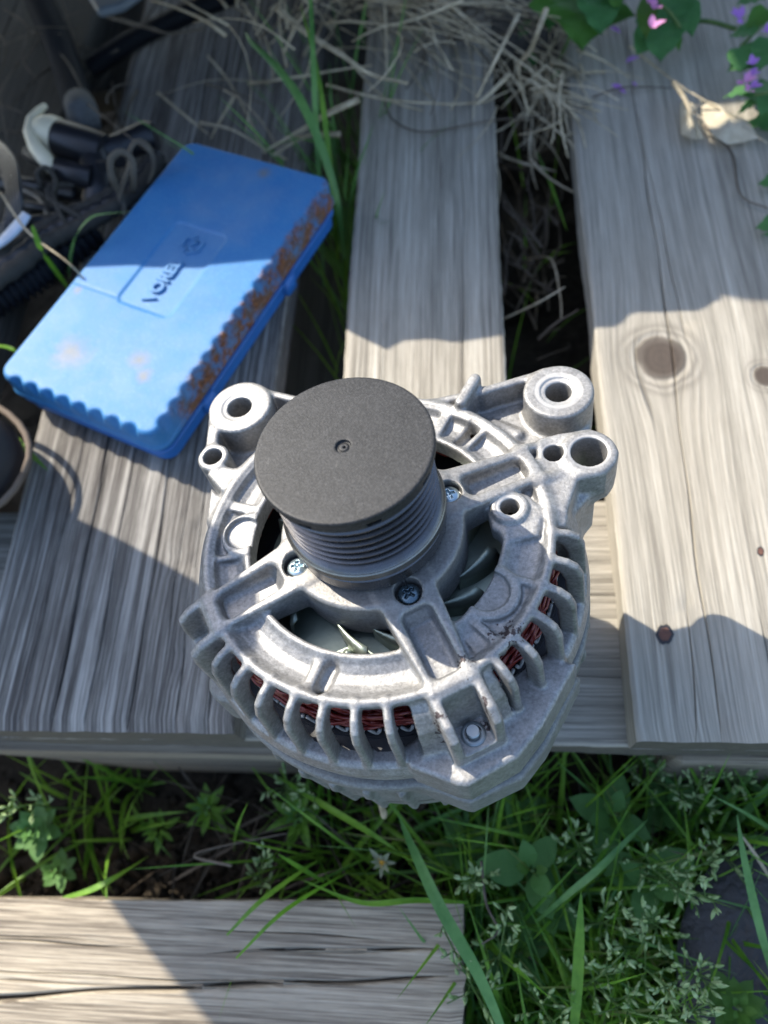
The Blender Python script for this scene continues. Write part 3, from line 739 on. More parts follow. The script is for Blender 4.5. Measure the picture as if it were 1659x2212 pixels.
# separate old timber in front
tim = board('old_timber', None, M['wood_timber'], (-.150, -.150), (-.0230, -.0060), -.62, -.010, -.06, .075,
    [(-.084, -.066, -.6, -.03, .0012, .006), (-.092, -.038, -.6, -.02, .0030, .010), (-.061, -.0275, -.14, -.02, .0022, .008), (-.118, -.112, -.6, -.02, .0012, .004), (-.038, -.030, -.6, -.18, .0008, .003), (-.098, -.078, -.4, -.1, .001, .005), (-.047, -.046, -.30, -.12, .0007, .003), (-.0515, -.0500, -.26, -.19, .0009, .003), (-.033, -.031, -.27, -.2, .0007, .003), (-.0255, -.0235, -.16, -.05, .0007, .003)], 21, along='x', rag=.002)
tag(tim, 'old split timber lying on the soil in front of the pallet, sunlit at its left', 'timber')

# ------------------------------------------------------------------ ground: one sheet, fine near the pallet
t = NT('dark_soil')
a = t.noise(t.obj, 18, 6, .7); b = t.noise(t.obj, 160, 6, .75)
c = t.ramp(t.m2('ADD', t.m2('MULTIPLY', a, .5), t.m2('MULTIPLY', b, .5)), [(.36, (.016, .012, .008)), (.52, (.045, .035, .024)), (.68, (.085, .068, .048))])
M['soil'] = t.out(c, .95, 0, t.bump(b, .9, .004), .2)
def soil_h(x, y):
    p = Vector((x, y, 0))
    return -.143+.012*mnoise.noise(p*14)+.006*mnoise.noise(p*50)+.0035*mnoise.noise(p*140)
gx = [-30, -12, -5, -2, -1.2]+[-.8+i*.012 for i in range(134)]+[1.2, 2, 5, 12, 30]
gy = [-30, -12, -5, -2, -.9]+[-.5+i*.012 for i in range(130)]+[1.5, 2.5, 6, 12, 30]
V = [(x, y, soil_h(x, y) if abs(x) < 1 and abs(y) < 1.3 else -.143) for y in gy for x in gx]; n = len(gx)
g = mesh_obj('ground', V, [(j*n+i, j*n+i+1, j*n+n+i+1, j*n+n+i) for j in range(len(gy)-1) for i in range(n-1)], M['soil'])
tag(g, 'dark crumbly soil under and around the pallet', kind='structure')
# clods of soil in the gap between pallet and timber
mb = MB(); r3 = random.Random(4)
for k in range(900):
    x = r3.uniform(-.36, .02); y = r3.gauss(.01, .03); s_ = r3.uniform(.0015, .006)*(1 if r3.random() < .9 else 2)
    z = soil_h(x, y)+s_*.3
    vs = []
    for dx, dy, dz in ((1, 0, 0), (-1, 0, 0), (0, 1, 0), (0, -1, 0), (0, 0, 1), (0, 0, -1)):
        q = s_*r3.uniform(.6, 1.2); vs.append((x+dx*q+r3.uniform(-.3, .3)*s_, y+dy*q+r3.uniform(-.3, .3)*s_, z+dz*q*.8))
    mb.add(vs, [(0, 2, 4), (2, 1, 4), (1, 3, 4), (3, 0, 4), (2, 0, 5), (1, 2, 5), (3, 1, 5), (0, 3, 5)])
o = mb.build('soil_clods', M['soil']); tag(o, 'small crumbs and clods of dark soil in front of the pallet', 'soil', kind='stuff')

# ------------------------------------------------------------------ blue metal case (own frame: y along the long side, x to the right, millimetres)
CO = (-.1878, .3455, .0); CROT = -math.radians(24.6)
case = empty('tool_case', CO, CROT)
tag(case, 'worn blue metal tool case with rusty right edge lying on the left board', 'tool case')
t = NT('blue_paint')
x, y, z = t.sep(t.obj)
n1 = t.noise(t.obj, 70, 6, .7); n2 = t.noise(t.obj, 420, 4, .7); n3_ = t.noise(t.vm('MULTIPLY', t.obj, (90, 14, 90)), 1, 5, .6)
paint = t.mix(t.m2('MULTIPLY', t.ramp(n1, [(.4, 0), (.75, 1)]), .45), (.014, .14, .36), (.04, .21, .42))
paint = t.mix(t.m2('MULTIPLY', t.ramp(t.noise(t.obj, 16, 5, .6), [(.5, 0), (.72, 1)]), .4), paint, (.16, .25, .38))
px_ = t.m2('MAXIMUM', t.m2('SUBTRACT', t.m2('ABSOLUTE', t.m2('ADD', x, .001)), .0195), t.m2('SUBTRACT', t.m2('ABSOLUTE', t.m2('SUBTRACT', y, .003)), .035))
paint = t.mix(t.m2('MULTIPLY', t.ramp(t.m2('MULTIPLY', px_, 100.), [(0, 1), (.1, 0)]), .22), paint, (.14, .26, .42))
# rust: along the right edge, at one corner and in a few spots
e = t.m2('SUBTRACT', x, t.m2('MULTIPLY', t.m2('SUBTRACT', n1, .5), .016))
e = t.m2('SUBTRACT', e, t.m2('MULTIPLY', t.m2('SUBTRACT', n2, .5), .005))
m = t.ramp(e, [(.0548, 0), (.0565, 1)])
paint = t.mix(t.m2('MULTIPLY', t.ramp(t.noise(t.obj, 700, 3, .7), [(.56, 0), (.66, 1)]), .28), paint, (.16, .34, .55))  # pale flecks painted in for grainy sun highlights
m = t.m2('MULTIPLY', m, t.ramp(z, [(.016, 0), (.0185, 1)]))
m = t.m2('MULTIPLY', m, t.ramp(t.m2('ADD', y, .12), [(.028, 0), (.042, 1), (.222, 1), (.232, 0)]))
spots = None
for sx, sy, sr in ((-.024, -.076, .008), (.020, -.066, .004), (.030, -.075, .0035), (-.050, -.035, .002), (.012, .097, .003)):
    d = t.vm('DISTANCE', t.obj, (sx, sy, .036)); d = t.m2('ADD', d, t.m2('MULTIPLY', t.m2('SUBTRACT', n1, .5), sr*3.2))
    q = t.ramp(t.m2('DIVIDE', d, sr*2.0), [(.0, 1), (1, 0)]); spots = q if spots is None else t.m2('MAXIMUM', spots, q)
rustc = t.ramp(n2, [(.3, (.045, .018, .010)), (.5, (.15, .055, .022)), (.7, (.30, .13, .045))])
rustc = t.mix(t.ramp(n1, [(.45, 0), (.6, .8)]), rustc, (.10, .075, .05))
c = t.mix(t.m2('MULTIPLY', spots, .55), paint, (.20, .145, .035)); m = t.m2('MULTIPLY', m, t.ramp(t.noise(t.obj, 110, 5, .7), [(.40, .25), (.52, 1)])); c = t.mix(m, c, rustc)
rg = t.m2('ADD', t.m2('MULTIPLY', n1, .25), t.m2('ADD', t.m2('MULTIPLY', m, .25), .47))
nb = t.bump(n2, .35, .0003); nb = t.bump(n1, .25, .0006, nb); nb = t.bump(t.m2('MULTIPLY', n2, m), .9, .0012, nb)
M['blue'] = t.out(c, rg, 0, nb, .5)
t = NT('blue_base_paint'); M['blue_base'] = t.out(t.mix(t.noise(t.obj, 90, 5, .6), (.010, .09, .36), (.03, .16, .45)), .45, 0, t.bump(t.noise(t.obj, 300, 4, .6), .2, .0003), .5)
W2, L2 = 59.2, 108.5
def rrect(w, l, r): return lambda X, Y: np.sqrt(np.maximum(np.abs(X)-w+r, 0)**2+np.maximum(np.abs(Y)-l+r, 0)**2)+np.minimum(np.maximum(np.abs(X)-w+r, np.abs(Y)-l+r), 0)-r
BBc = ((-64, 64), (-112, 112), (-3, 42))
L = Solid((-63, -113, 14), (63, 113, 40), .8)
L.op(lambda X, Y, Z: ext(rrect(W2, L2, 9)(X, Y)-np.clip((26-Z)*.06, 0, 1), np.abs(Z-27)-9, 3.0), BBc, 0)
L.op(lambda X, Y, Z: ext(rrect(W2+1.2, L2+1.2, 10)(X, Y), np.abs(Z-19.5)-1.6, 1.0), BBc, 1.5)
# pressed flutes along the right side and the front end
for k in range(17):
    y_ = -96+k*12.0; L.op(lambda X, Y, Z, y_=y_: np.sqrt((X-60.5)**2+((Y-y_)*1.0)**2+((Z-39.5)*.40)**2)-4.9, ((50, 64), (y_-8, y_+8), (22, 41)), 2.2, True)
for k in range(8):
    x_ = -44+k*12.4; L.op(lambda X, Y, Z, x_=x_: np.sqrt((X-x_)**2+(Y+109.5)**2+((Z-39.5)*.40)**2)-4.7, ((x_-8, x_+8), (-113, -98), (22, 41)), 2.0, True)
# name plate recess and a pressed line to its left
L.op(lambda X, Y, Z: ext(rrect(20.5, 36, 5)(X+1, Y-3), 35.0-Z, .3), ((-30, 30), (-42, 48), (33, 41)), .5, True)
L.seg((-56, -30.6), (-22, -30.2), .9, 35.5, 40, .5, True, .2)
L.build('lid', M['blue'], case)
B = Solid((-62, -112, -1), (62, 112, 19), .9)
B.op(lambda X, Y, Z: ext(rrect(W2-2.2, L2-2.2, 9)(X, Y)-np.clip((Z-4)*.05, 0, 1), np.abs(Z-7.4)-7.0, 2.2), ((-64, 64), (-112, 112), (-3, 22)), 0)
B.op(lambda X, Y, Z: ext(rrect(W2-.2, L2-.2, 10)(X, Y), np.abs(Z-12.4)-1.5, 1.0), ((-64, 64), (-112, 112), (-3, 22)), 1.5)
B.build('base', M['blue_base'], case)
mb = MB(); mb.box((-.0535, -.1015, .0125), (.0535, .1015, .0185)); mb.build('seam', M['dark'], case, False)
for yy in (-62, 38):
    mb = MB(); mb.box((.0540, (yy-6)/1000, .002), (.0612, (yy+6)/1000, .0145), .0016); mb.build('latch', M['blue_base'], case)
# pressed lettering on the plate: word and hexagonal sign, reading along the case
def text_mesh(body, size, parent, mat, loc, rot, ext_=.0005, bold=.012, spacing=1.0):
    cu = bpy.data.curves.new('lettering', 'FONT'); cu.body = body; cu.size = size; cu.extrude = ext_; cu.offset = size*bold; cu.align_x = 'CENTER'; cu.align_y = 'CENTER'
    cu.space_character = spacing; cu.bevel_depth = .00018; cu.bevel_resolution = 1
    o = bpy.data.objects.new('tmp', cu); COL.objects.link(o); bpy.context.view_layer.update()
    me = bpy.data.meshes.new_from_object(o.evaluated_get(bpy.context.evaluated_depsgraph_get())); bpy.data.objects.remove(o)
    me.name = 'lettering'; me.materials.clear(); me.materials.append(mat)
    q = bpy.data.objects.new('lettering', me); COL.objects.link(q); q.parent = parent; q.location = loc; q.rotation_euler = rot; return q
text_mesh('VOREL', .0112, case, M['blue'], (-.0005, -.0085, .0356), (0, 0, math.pi/2), .0011, .03, 1.04)
mb = MB()
hexp = [pol(7.6, a+90) for a in range(0, 360, 60)]
def bar(a, b, w=2.0):
    a = np.array(a, float); b = np.array(b, float); d = (b-a)/np.linalg.norm(b-a); s_ = np.array([-d[1], d[0]])*w/2
    q = [a-s_, a+s_, b+s_, b-s_]
    mb.add([(p[0]/1000, p[1]/1000, z) for z in (.0349, .0363) for p in q], [(3, 2, 1, 0), (4, 5, 6, 7), (0, 1, 5, 4), (1, 2, 6, 5), (2, 3, 7, 6), (3, 0, 4, 7)])
oc = np.array([0, 24.5])
def hx(i, f=1.): return oc+np.array(hexp[i % 6])*f
bar(hx(0), hx(1)); bar(hx(1), hx(2)); bar(hx(2), oc+(-1.5, -6.2)); bar(hx(3), hx(4)); bar(hx(4), hx(5)); bar(hx(5), oc+(1.5, 6.2))
bar(oc+(-3, 3.4), oc+(3, 3.4)); bar(oc+(3, 3.4), oc+(-3, -3.4)); bar(oc+(-3, -3.4), oc+(3, -3.4))
fix_normals(mb.build('emblem', M['blue'], case, False))

# ------------------------------------------------------------------ things that shade the scene from outside the picture
M['shade_blocker'] = mat_wood('blocker_wood', [tuple(k*.5 for k in c) for c in TIMW], 60, 260, seed=9.1, rot=True)
EX = [-.5, -.3, -.21, -.167, -.124, -.094, -.079, -.067, -.046, -.034, -.005, .021, .066, .075, .116, .126, .134, .145, .166, .183, .25, .4]
EY = [.350, .349, .347, .343, .345, .345, .319, .327, .327, .324, .328, .330, .330, .341, .340, .348, .348, .344, .341, .345, .342, .35]
def slab(root, HB, x0, x1, ns, th, sd, legs):
    """planks whose front edge throws the shade line across the pallet"""
    yb = .335+.6*HB; oy = root.location.y
    for i in range(ns):
        w0 = .137 if HB > .4 else .1; y0 = yb+i*.104+(w0-.1 if i else 0); ww = w0 if i == 0 else .1; V = []; F = []; n = int((x1-x0)/.005); xs = [x0+(x1-x0)*k/n for k in range(n+1)]
        def e(x):
            xx = x+.82*HB
            if i: return (.046 if (i == 1 and HB > .4 and -.212 < x < -.148) else 0)  # gap shaped to let a patch of sun reach the dry leaf
            return float(np.interp(xx, EX, EY))-.335
        for x in xs: V += [(x, y0+e(x), HB), (x, y0+ww, HB), (x, y0+ww, HB+th), (x, y0+e(x)+.002, HB+th)]
        for k in range(len(xs)-1):
            a, b = k*4, k*4+4
            for q in range(4): F.append((a+q, a+(q+1) % 4, b+(q+1) % 4, b+q))
        F += [(3, 2, 1, 0), tuple(len(V)-4+q for q in range(4))]
        fix_normals(mesh_obj('slat', [(x, y-oy, z) for x, y, z in V], F, M['shade_blocker'], root, False))
    for x in legs:
        for y in (yb+.06, yb+.104*ns-.06):
            mb = MB(); mb.box((x-.025, y-.025-oy, -.143), (x+.025, y+.025-oy, HB-.001)); mb.build('leg', M['shade_blocker'], root, False)
shade_blocker = empty('low_shade_blocker', (0, .515, 0)); tag(shade_blocker, 'added low plank slab out of view that shades the far left of the pallet', 'shade_blocker')  # unseen planks, added to shade the far left boards
slab(shade_blocker, .20, -.95, -.035, 8, .03, 0., (-.90, ))
high_blocker = empty('high_shade_blocker', (0, .6, 0)); tag(high_blocker, 'added higher plank slab out of view that shades the right of the pallet', 'high_blocker')  # unseen higher planks, added to carry the shade line to the right
slab(high_blocker, .43, -.32, 1.1, 6, .025, .4, (1.0, ))
# rubber boot at the left edge; its shaft throws the broad strip of shade
M['rubber'] = simple('black_rubber', (.008, .008, .010), .6, 0, 260, .25, .0006, .4, 60)
M['welt'] = simple('dusty_tan_welt', (.12, .09, .065), .8, 0, 500, .4, .0005)
boot = empty('rubber_boot', (-.374, .227, 0)); tag(boot, 'black rubber boot with dusty tan welt standing at the left edge of the pallet', 'boot')
BZ = .002
def ring(cx, cy, a, b, z, n=28, sq=2.3):
    out = []
    for k in range(n):
        an = 2*math.pi*k/n; c, s_ = math.cos(an), math.sin(an)
        out.append((cx+a*math.copysign(abs(c)**(2/sq), c), cy+b*math.copysign(abs(s_)**(2/sq), s_), z))
    return out
rings = [ring(.013, .0, .098, .046, .004), ring(.013, 0, .101, .048, .022), ring(.010, 0, .098, .047, .035), ring(.000, 0, .090, .046, .058), ring(-.012, 0, .080, .047, .078), ring(-.026, 0, .072, .050, .10), ring(-.036, .002, .070, .058, .14),
         ring(-.040, .005, .076, .070, .20), ring(-.042, .008, .080, .080, .28), ring(-.042, .010, .088, .088, .44), ring(-.042, .010, .085, .085, .44), ring(-.042, .010, .083, .083, .36)]
V = [p for q in rings for p in q]; F = [(i*28+k, i*28+(k+1) % 28, i*28+28+(k+1) % 28, i*28+28+k) for i in range(len(rings)-1) for k in range(28)]
F += [tuple(reversed(range(28))), tuple(range(len(V)-28, len(V)))]
o = mesh_obj('upper', V, F, M['rubber'], boot); sb = o.modifiers.new('smooth', 'SUBSURF'); sb.levels = sb.render_levels = 1
so = MB(); R1 = ring(.013, 0, .105, .051, 0, 40); so.tube([(p[0], p[1], .026) for p in R1]+[(R1[0][0], R1[0][1], .026)], .0022, 6)
so.build('welt', M['welt'], boot)
boot.rotation_euler = (0, 0, math.radians(-10))

# ------------------------------------------------------------------ harness, hoses and fittings at the upper left
M['hose'] = simple('black_hose_plastic', (.007, .008, .011), .6, 0, None, var=.4, vscale=90, spec=.25)
M['plast'] = simple('black_plastic', (.012, .013, .017), .38, 0, 200, .15, .0006, .4, 70)
M['cream'] = simple('cream_plastic', (.66, .60, .44), .42, 0, 150, .2, .0005, .12, 60)
M['tape'] = simple('dusty_cloth_tape', (.035, .031, .025), .8, 0, 400, .5, .0006, .35, 130)
M['wire'] = simple('black_wire', (.02, .021, .025), .4)
M['tube_clear'] = simple('hazy_grey_tubing', (.02, .023, .028), .3, 0, None, var=.3)
M['strip'] = simple('pale_blue_plastic_strip', (.42, .50, .62), .35, 0, 100, .3, .001)
M['greyp'] = simple('grey_painted_panel', (.10, .12, .14), .5, 0, 60, .2, .001)
def corr_hose(name, ctrl, r, pitch, mat, label, group=None):
    n = int(sum(np.linalg.norm(np.array(ctrl[i+1])-np.array(ctrl[i])) for i in range(len(ctrl)-1))/pitch*4)
    P = spline(ctrl, n); rr = [r*(1.0 if k % 4 in (0, 1) else .74) for k in range(len(P))]
    mb = MB(); mb.tube(P, rr, 18); o = mb.build(name, mat)
    return tag(o, label, 'hose', group)
def P3(px, py, z): q = at(px, py, z); return (float(q[0]), float(q[1]), float(q[2]))
corr_hose('corrugated_hose', [P3(20, -160, .03), P3(75, -20, .022), P3(120, 80, .016), P3(150, 165, .012), P3(180, 262, .020)], .0125, .0056, M['hose'], 'thick corrugated black hose running down from the top left corner to the cream fitting')
corr_hose('corrugated_hose', [P3(-90, 690, .013), P3(-10, 650, .013), P3(60, 608, .013), P3(125, 560, .012), P3(200, 500, .010)], .0115, .0052, M['hose'], 'corrugated black hose lying left of the blue case beneath the taped cable')
corr_hose('corrugated_hose', [P3(195, 150, .008), P3(270, 98, .012), P3(380, 40, .014), P3(520, -20, .012), P3(700, -90, .01)], .0085, .0030, M['hose'], 'thinner corrugated black hose crossing the boards at the top of the picture')
# torn grey end at the hose
mb = MB(); mb.tube([P3(172, 225, .022), P3(180, 250, .028), P3(192, 278, .024)], [.0118, .0122, .0095], 14); o = mb.build('tape_wrap', simple('frayed_grey_tape', (.09, .095, .10), .9, 0, 300, .9, .002, .6, 120)); tag(o, 'frayed grey tape round the end of the thick black hose', 'tape')
# cream capped black fitting
fit = empty('pipe_fitting', P3(170, 320, 0)); tag(fit, 'black plastic pipe fitting with cream cap and cream lever left of the blue case', 'pipe fitting')
fo = np.array(fit.location)
def loc_(p): return tuple(np.array(p)-fo)
def ftube(name, pts, r, mat, seg=20):
    mb = MB(); mb.tube([loc_(p) for p in pts], r, seg); o = mb.build(name, mat, fit); auto_smooth(o, 50); return o
ftube('body', [P3(128, 298, .034), P3(133, 300, .034), P3(136, 301, .034), P3(200, 322, .030), P3(226, 330, .028)], [.0118, .0132, .0135, .0135, .0125], M['plast'])
ftube('cap', [P3(78, 286, .036), P3(83, 287, .036), P3(92, 289, .036), P3(108, 293, .035), P3(129, 299, .034)], [.004, .0095, .0125, .0142, .0138], M['cream'], 24)
ftube('collar', [P3(226, 330, .024), P3(258, 322, .024), P3(290, 305, .022), P3(322, 296, .022), P3(336, 293, .022)], [.0105, .0105, .0100, .0115, .0095], M['plast'])
ftube('outlet', [P3(205, 335, .026), P3(212, 372, .024), P3(215, 405, .020), P3(214, 440, .016), P3(214, 448, .015)], [.0115, .0122, .0110, .0122, .0105], M['plast'])
ftube('lower_arm', [P3(118, 362, .034), P3(150, 372, .034), P3(178, 380, .032), P3(196, 384, .030)], [.0070, .0078, .0080, .0084], M['plast'])
ftube('lever', [P3(97, 229, .040), P3(84, 240, .042), P3(67, 258, .044), P3(62, 285, .044), P3(76, 318, .042), P3(98, 345, .040), P3(115, 365, .036)], [.0022, .0030, .0034, .0038, .0050, .0055, .0050], M['cream'])
mb = MB()
for sx, sy in ((0, 0), (.012, .004)):
    q = loc_(P3(205, 352, .046)); mb.box((q[0]+sx, q[1]+sy, q[2]-.008), (q[0]+sx+.008, q[1]+sy+.003, q[2]))
mb.build('clip', M['plast'], fit, False)
# taped cable running up beside the case, and loose wires
cab = empty('taped_cable', P3(100, 500, 0)); tag(cab, 'dusty tape wrapped cable bundle leading up beside the left edge of the blue case', 'cable')
co = np.array(cab.location)
for (mt, nm, ctrl, r) in ((M['tape'], 'tape', [(-60, 640), (40, 575), (110, 520), (170, 490), (235, 455), (300, 410), (345, 350)], .0058),
                      (M['tape'], 'tape', [(-60, 600), (20, 545), (90, 495), (150, 462), (205, 440), (270, 400), (330, 345)], .0050),
                      (M['wire'], 'wire', [(-60, 615), (30, 560), (100, 508), (160, 478), (225, 447), (290, 400), (342, 335)], .0052)):
    P = spline([tuple(np.array(P3(a, b, .030-.0013*i))-co) for i, (a, b) in enumerate(ctrl)], 60); mb = MB(); r6 = random.Random(len(ctrl)+int(r*1e5))
    mb.tube(P, [r*(1+.10*math.sin(i*1.7)+r6.uniform(-.06, .06)) for i in range(len(P))], 12); mb.build(nm, mt, cab)
def loose(name, ctrl, r, mat, label, cat, group=None, flat=1., n=40):
    P = spline([P3(*c) for c in ctrl], n); mb = MB(); mb.tube(P, r, 8, True, flat); return tag(mb.build(name, mat), label, cat, group)
M['strap'] = simple('dry_flat_strap', (.075, .065, .05), .75, 0, 300, .4, .0005, .3, 90)
loose('strap_tie', [(270, 470, .02), (262, 425, .03), (243, 385, .045), (240, 345, .056), (262, 328, .06), (285, 345, .055), (288, 380, .045), (287, 415, .03)], .0024, M['strap'], 'flat beige strap knotted in a narrow loop over the black fitting', 'strap', flat=.45)
loose('strap_tie', [(255, 460, .02), (262, 410, .035), (278, 360, .05), (282, 322, .058), (300, 305, .06), (325, 325, .055), (332, 362, .04), (322, 395, .03)], .0026, M['strap'], 'flat beige strap curving in a wide loop beside the case corner', 'strap', flat=.45)
loose('strap_tie', [(95, 410, .03), (86, 395, .036), (82, 375, .040), (95, 362, .043), (112, 372, .04), (122, 395, .036), (116, 420, .034), (122, 440, .035), (140, 480, .03), (150, 495, .025)], .0030, M['tape'], 'beige strap twisted in a knot below the cream lever', 'strap', flat=.6)
loose('strap_tie', [(160, 399, .03), (130, 398, .034), (105, 405, .036), (110, 430, .036), (150, 455, .034), (190, 478, .028)], .0024, M['tape'], 'thin beige strap running from the knot to the taped cable', 'strap', flat=.6)
loose('strap_tie', [(70, 505, .028), (110, 502, .028), (150, 490, .028)], .0024, M['strap'], 'short beige strap lying across the wires near the pale strip', 'strap', flat=.6)
for k in range(5):
    dx = k*7-12
    loose('wire_coil', [(-60, 250+dx, .02), (5+dx, 330, .03+.002*k), (28+dx*.9, 410, .035+.002*k), (25+dx, 480, .03), (-10, 540+dx, .02), (-70, 580, .02)], .0018, M['tube_clear'], ['outermost', 'second', 'middle', 'fourth', 'innermost'][4-k]+' turn of the grey tubing coil at the left edge above the pale strip', 'tubing', 'turns of the grey tubing coil')
for k, (c, r) in enumerate((([(20, 440, .012), (70, 445, .014), (130, 455, .012), (200, 475, .01)], .003), ([(-20, 500, .012), (60, 480, .016), (120, 470, .012), (180, 440, .01)], .004), ([(60, 330, .014), (90, 345, .016), (120, 350, .012), (160, 372, .01)], .005), ([(30, 400, .01), (90, 430, .012), (110, 480, .012), (90, 540, .01)], .004), ([(-20, 395, .008), (60, 400, .01), (170, 420, .01)], .006))):
    loose('wire', c, r, M['wire'], ['thin black wire crossing below the beige knot', 'black wire curving behind the pale strip', 'black wire just under the cream lever', 'black wire hanging down toward the lower hose', 'thick black wire deep in the tangle'][k], 'wire', 'loose black wires in the tangle left of the case')
mb = MB(); P = spline([P3(-20, 540, .035), P3(15, 512, .040), P3(45, 480, .044), P3(58, 462, .046)], 16); mb.tube(P, [.0035+.0025*math.sin(min(1, i/14)*2.4) for i in range(17)], 8, True, .4)
tag(mb.build('plastic_strip', M['strip']), 'pale blue plastic strip poking in at the left edge among the wires', 'plastic strip')
# grey panel corner at the very top
a = P3(170, -40, .06); b = P3(208, 22, .06); c_ = P3(262, 8, .06); d_ = P3(330, -40, .06)
mb = MB(); q = [a, b, c_, d_]; mb.add([(p[0], p[1], z) for z in (.052, .060) for p in q], [(0, 1, 2, 3), (7, 6, 5, 4)]+[(i, (i+1) % 4+0, (i+1) % 4+4, i+4) for i in range(4)])
o = fix_normals(mb.build('metal_panel', M['greyp'], None, False)); bv = o.modifiers.new('b', 'BEVEL'); bv.width = .006; bv.segments = 3
tag(o, 'corner of a grey metal panel entering at the top left', 'panel')
# dark tub at the lower right, under the grass heads
tb = empty('plastic_tub', P3(1740, 2130, -.14)); tb.scale = (.72, .72, .92); tag(tb, 'dark scuffed plastic tub half hidden by seed heads at the lower right', 'tub')
mb = MB(); mb.lathe([(0, 0), (.085, 0), (.10, .012), (.108, .045), (.110, .052), (.112, .056), (.108, .060), (.085, .066), (.04, .069), (0, .070)], 48)
M['tub'] = simple('scuffed_dark_plastic', (.03, .031, .034), .5, 0, 90, .8, .003, .8, 60)
o = fix_normals(mb.build('lid', M['tub'], tb)); auto_smooth(o, 40)

# ------------------------------------------------------------------ vegetation
def mat_leaf(name, c0, c1, trans=.35, rough=.5, vs=60., dry=False):
    t = NT(name); v = t.noise(t.obj, vs, 4, .6); w = t.noise(t.obj, vs*9, 3, .6)
    f = t.m2('ADD', t.m2('MULTIPLY', v, .75), t.m2('MULTIPLY', w, .25))
    c = t.mix(t.ramp(f, [(.38, 0), (.62, 1)]), c0, c1)
    t.out(c, rough, 0, t.bump(w, .3, .0006), .4); leafy(t, c, trans); return t.m
M['grass'] = mat_leaf('grass_green', (.06, .18, .015), (.20, .38, .04), .35, .45, 26)
M['grass2'] = mat_leaf('grass_bluegreen', (.075, .20, .05), (.15, .31, .09), .3, .42, 30)
M['yellowing'] = mat_leaf('grass_yellowing', (.12, .20, .03), (.26, .27, .09), .35, .55, 25)
M['bright'] = mat_leaf('grass_bright', (.10, .26, .02), (.16, .36, .03), .45, .45, 60)
M['weed'] = mat_leaf('chickweed_leaf', (.06, .18, .04), (.14, .29, .07), .35, .5, 90)
M['weed2'] = mat_leaf('weed_young_leaf', (.05, .13, .015), (.09, .19, .03), .4, .5, 90)
M['seed'] = mat_leaf('grass_seed', (.18, .30, .09), (.44, .54, .28), .3, .6, 300)
M['stalk'] = mat_leaf('green_stalk', (.06, .13, .03), (.11, .18, .05), .2, .5, 200)
M['straw'] = mat_leaf('dry_straw', (.27, .22, .14), (.64, .55, .39), .2, .7, 40)
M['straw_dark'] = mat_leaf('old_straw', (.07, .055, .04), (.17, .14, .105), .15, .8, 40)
M['nettle'] = mat_leaf('dead_nettle_leaf', (.04, .15, .045), (.10, .27, .08), .4, .55, 70)
M['ivy'] = mat_leaf('lobed_leaf', (.05, .15, .02), (.09, .23, .035), .45, .5, 70)
M['petal'] = mat_leaf('purple_petal', (.32, .10, .52), (.55, .30, .72), .35, .5, 200)
M['pink'] = mat_leaf('pink_petal', (.60, .18, .50), (.75, .40, .65), .35, .5, 200)
M['dryleaf'] = mat_leaf('dry_leaf', (.50, .43, .30), (.66, .60, .46), .3, .7, 120)
r7 = random.Random(21)
rng.seed(3)
def blades(n, region, hmin, hmax, wmin, wmax, name, mat, label, cat='grass', lean=.9, bend=1.1, keep=lambda x, y: True, z0=-.14, kind='stuff', cl=0):
    mb = MB(); k = 0; cen = [(r7.uniform(region[0], region[1]), r7.uniform(region[2], region[3])) for _ in range(max(1, cl))]
    tries = 0
    while k < n and tries < n*20:
        tries += 1
        if cl: c = r7.choice(cen); x, y = c[0]+r7.gauss(0, .012), c[1]+r7.gauss(0, .012)
        else: x, y = r7.uniform(region[0], region[1]), r7.uniform(region[2], region[3])
        if not keep(x, y): continue
        a = r7.uniform(0, 2*math.pi); l = r7.uniform(.05, lean)
        d = (math.cos(a)*l, math.sin(a)*l, 1); b = r7.uniform(.1, bend)
        mb.blade((x, y, z0), d, r7.uniform(hmin, hmax), r7.uniform(wmin, wmax), (math.cos(a)*b, math.sin(a)*b, -b*.8), 5)
        k += 1
    return tag(mb.build(name, mat), label, cat, kind=kind)
def lower(x, y):                                          # bottom right weeds, thinning to the left where soil shows
    if x < -.02 and -.13 < y < -.006: return False        # the old timber lies there
    if y > .052 or (y > .02 and r7.random() < .4): return False
    if x > -.01: return True
    if x > -.12: return r7.random() < .55
    return r7.random() < .035 or (x < -.215 and y > .03 and r7.random() < .07)
blades(3800, (-.36, .34, -.30, .062), .05, .14, .0018, .0042, 'grass', M['grass'], 'dense dark green grass growing in front of the pallet', keep=lower)
blades(420, (-.10, .30, -.28, .060), .06, .15, .0022, .0055, 'grass', M['grass2'], 'blue green grass blades among the weeds in front of the pallet', keep=lambda x, y: lower(x, y) and x > -.06)
blades(45, (-.30, -.205, .02, .060), .03, .08, .0022, .0045, 'grass', M['grass'], 'grass tuft below the left front corner of the pallet', keep=lambda x, y: x < -.225 or r7.random() < .12)
blades(500, (-.02, .30, -.28, .055), .05, .13, .0015, .0034, 'grass', M['yellowing'], 'yellowing grass blades scattered through the weeds', keep=lambda x, y: lower(x, y) and x > -.03)
blades(420, (-.2, .30, -.15, .060), .03, .09, .0015, .003, 'straw', M['straw_dark'], 'old straw lying between the weeds and the soil', cat='straw', lean=3, bend=.5, z0=-.135, keep=lambda x, y: y > -.005 or x > 0)
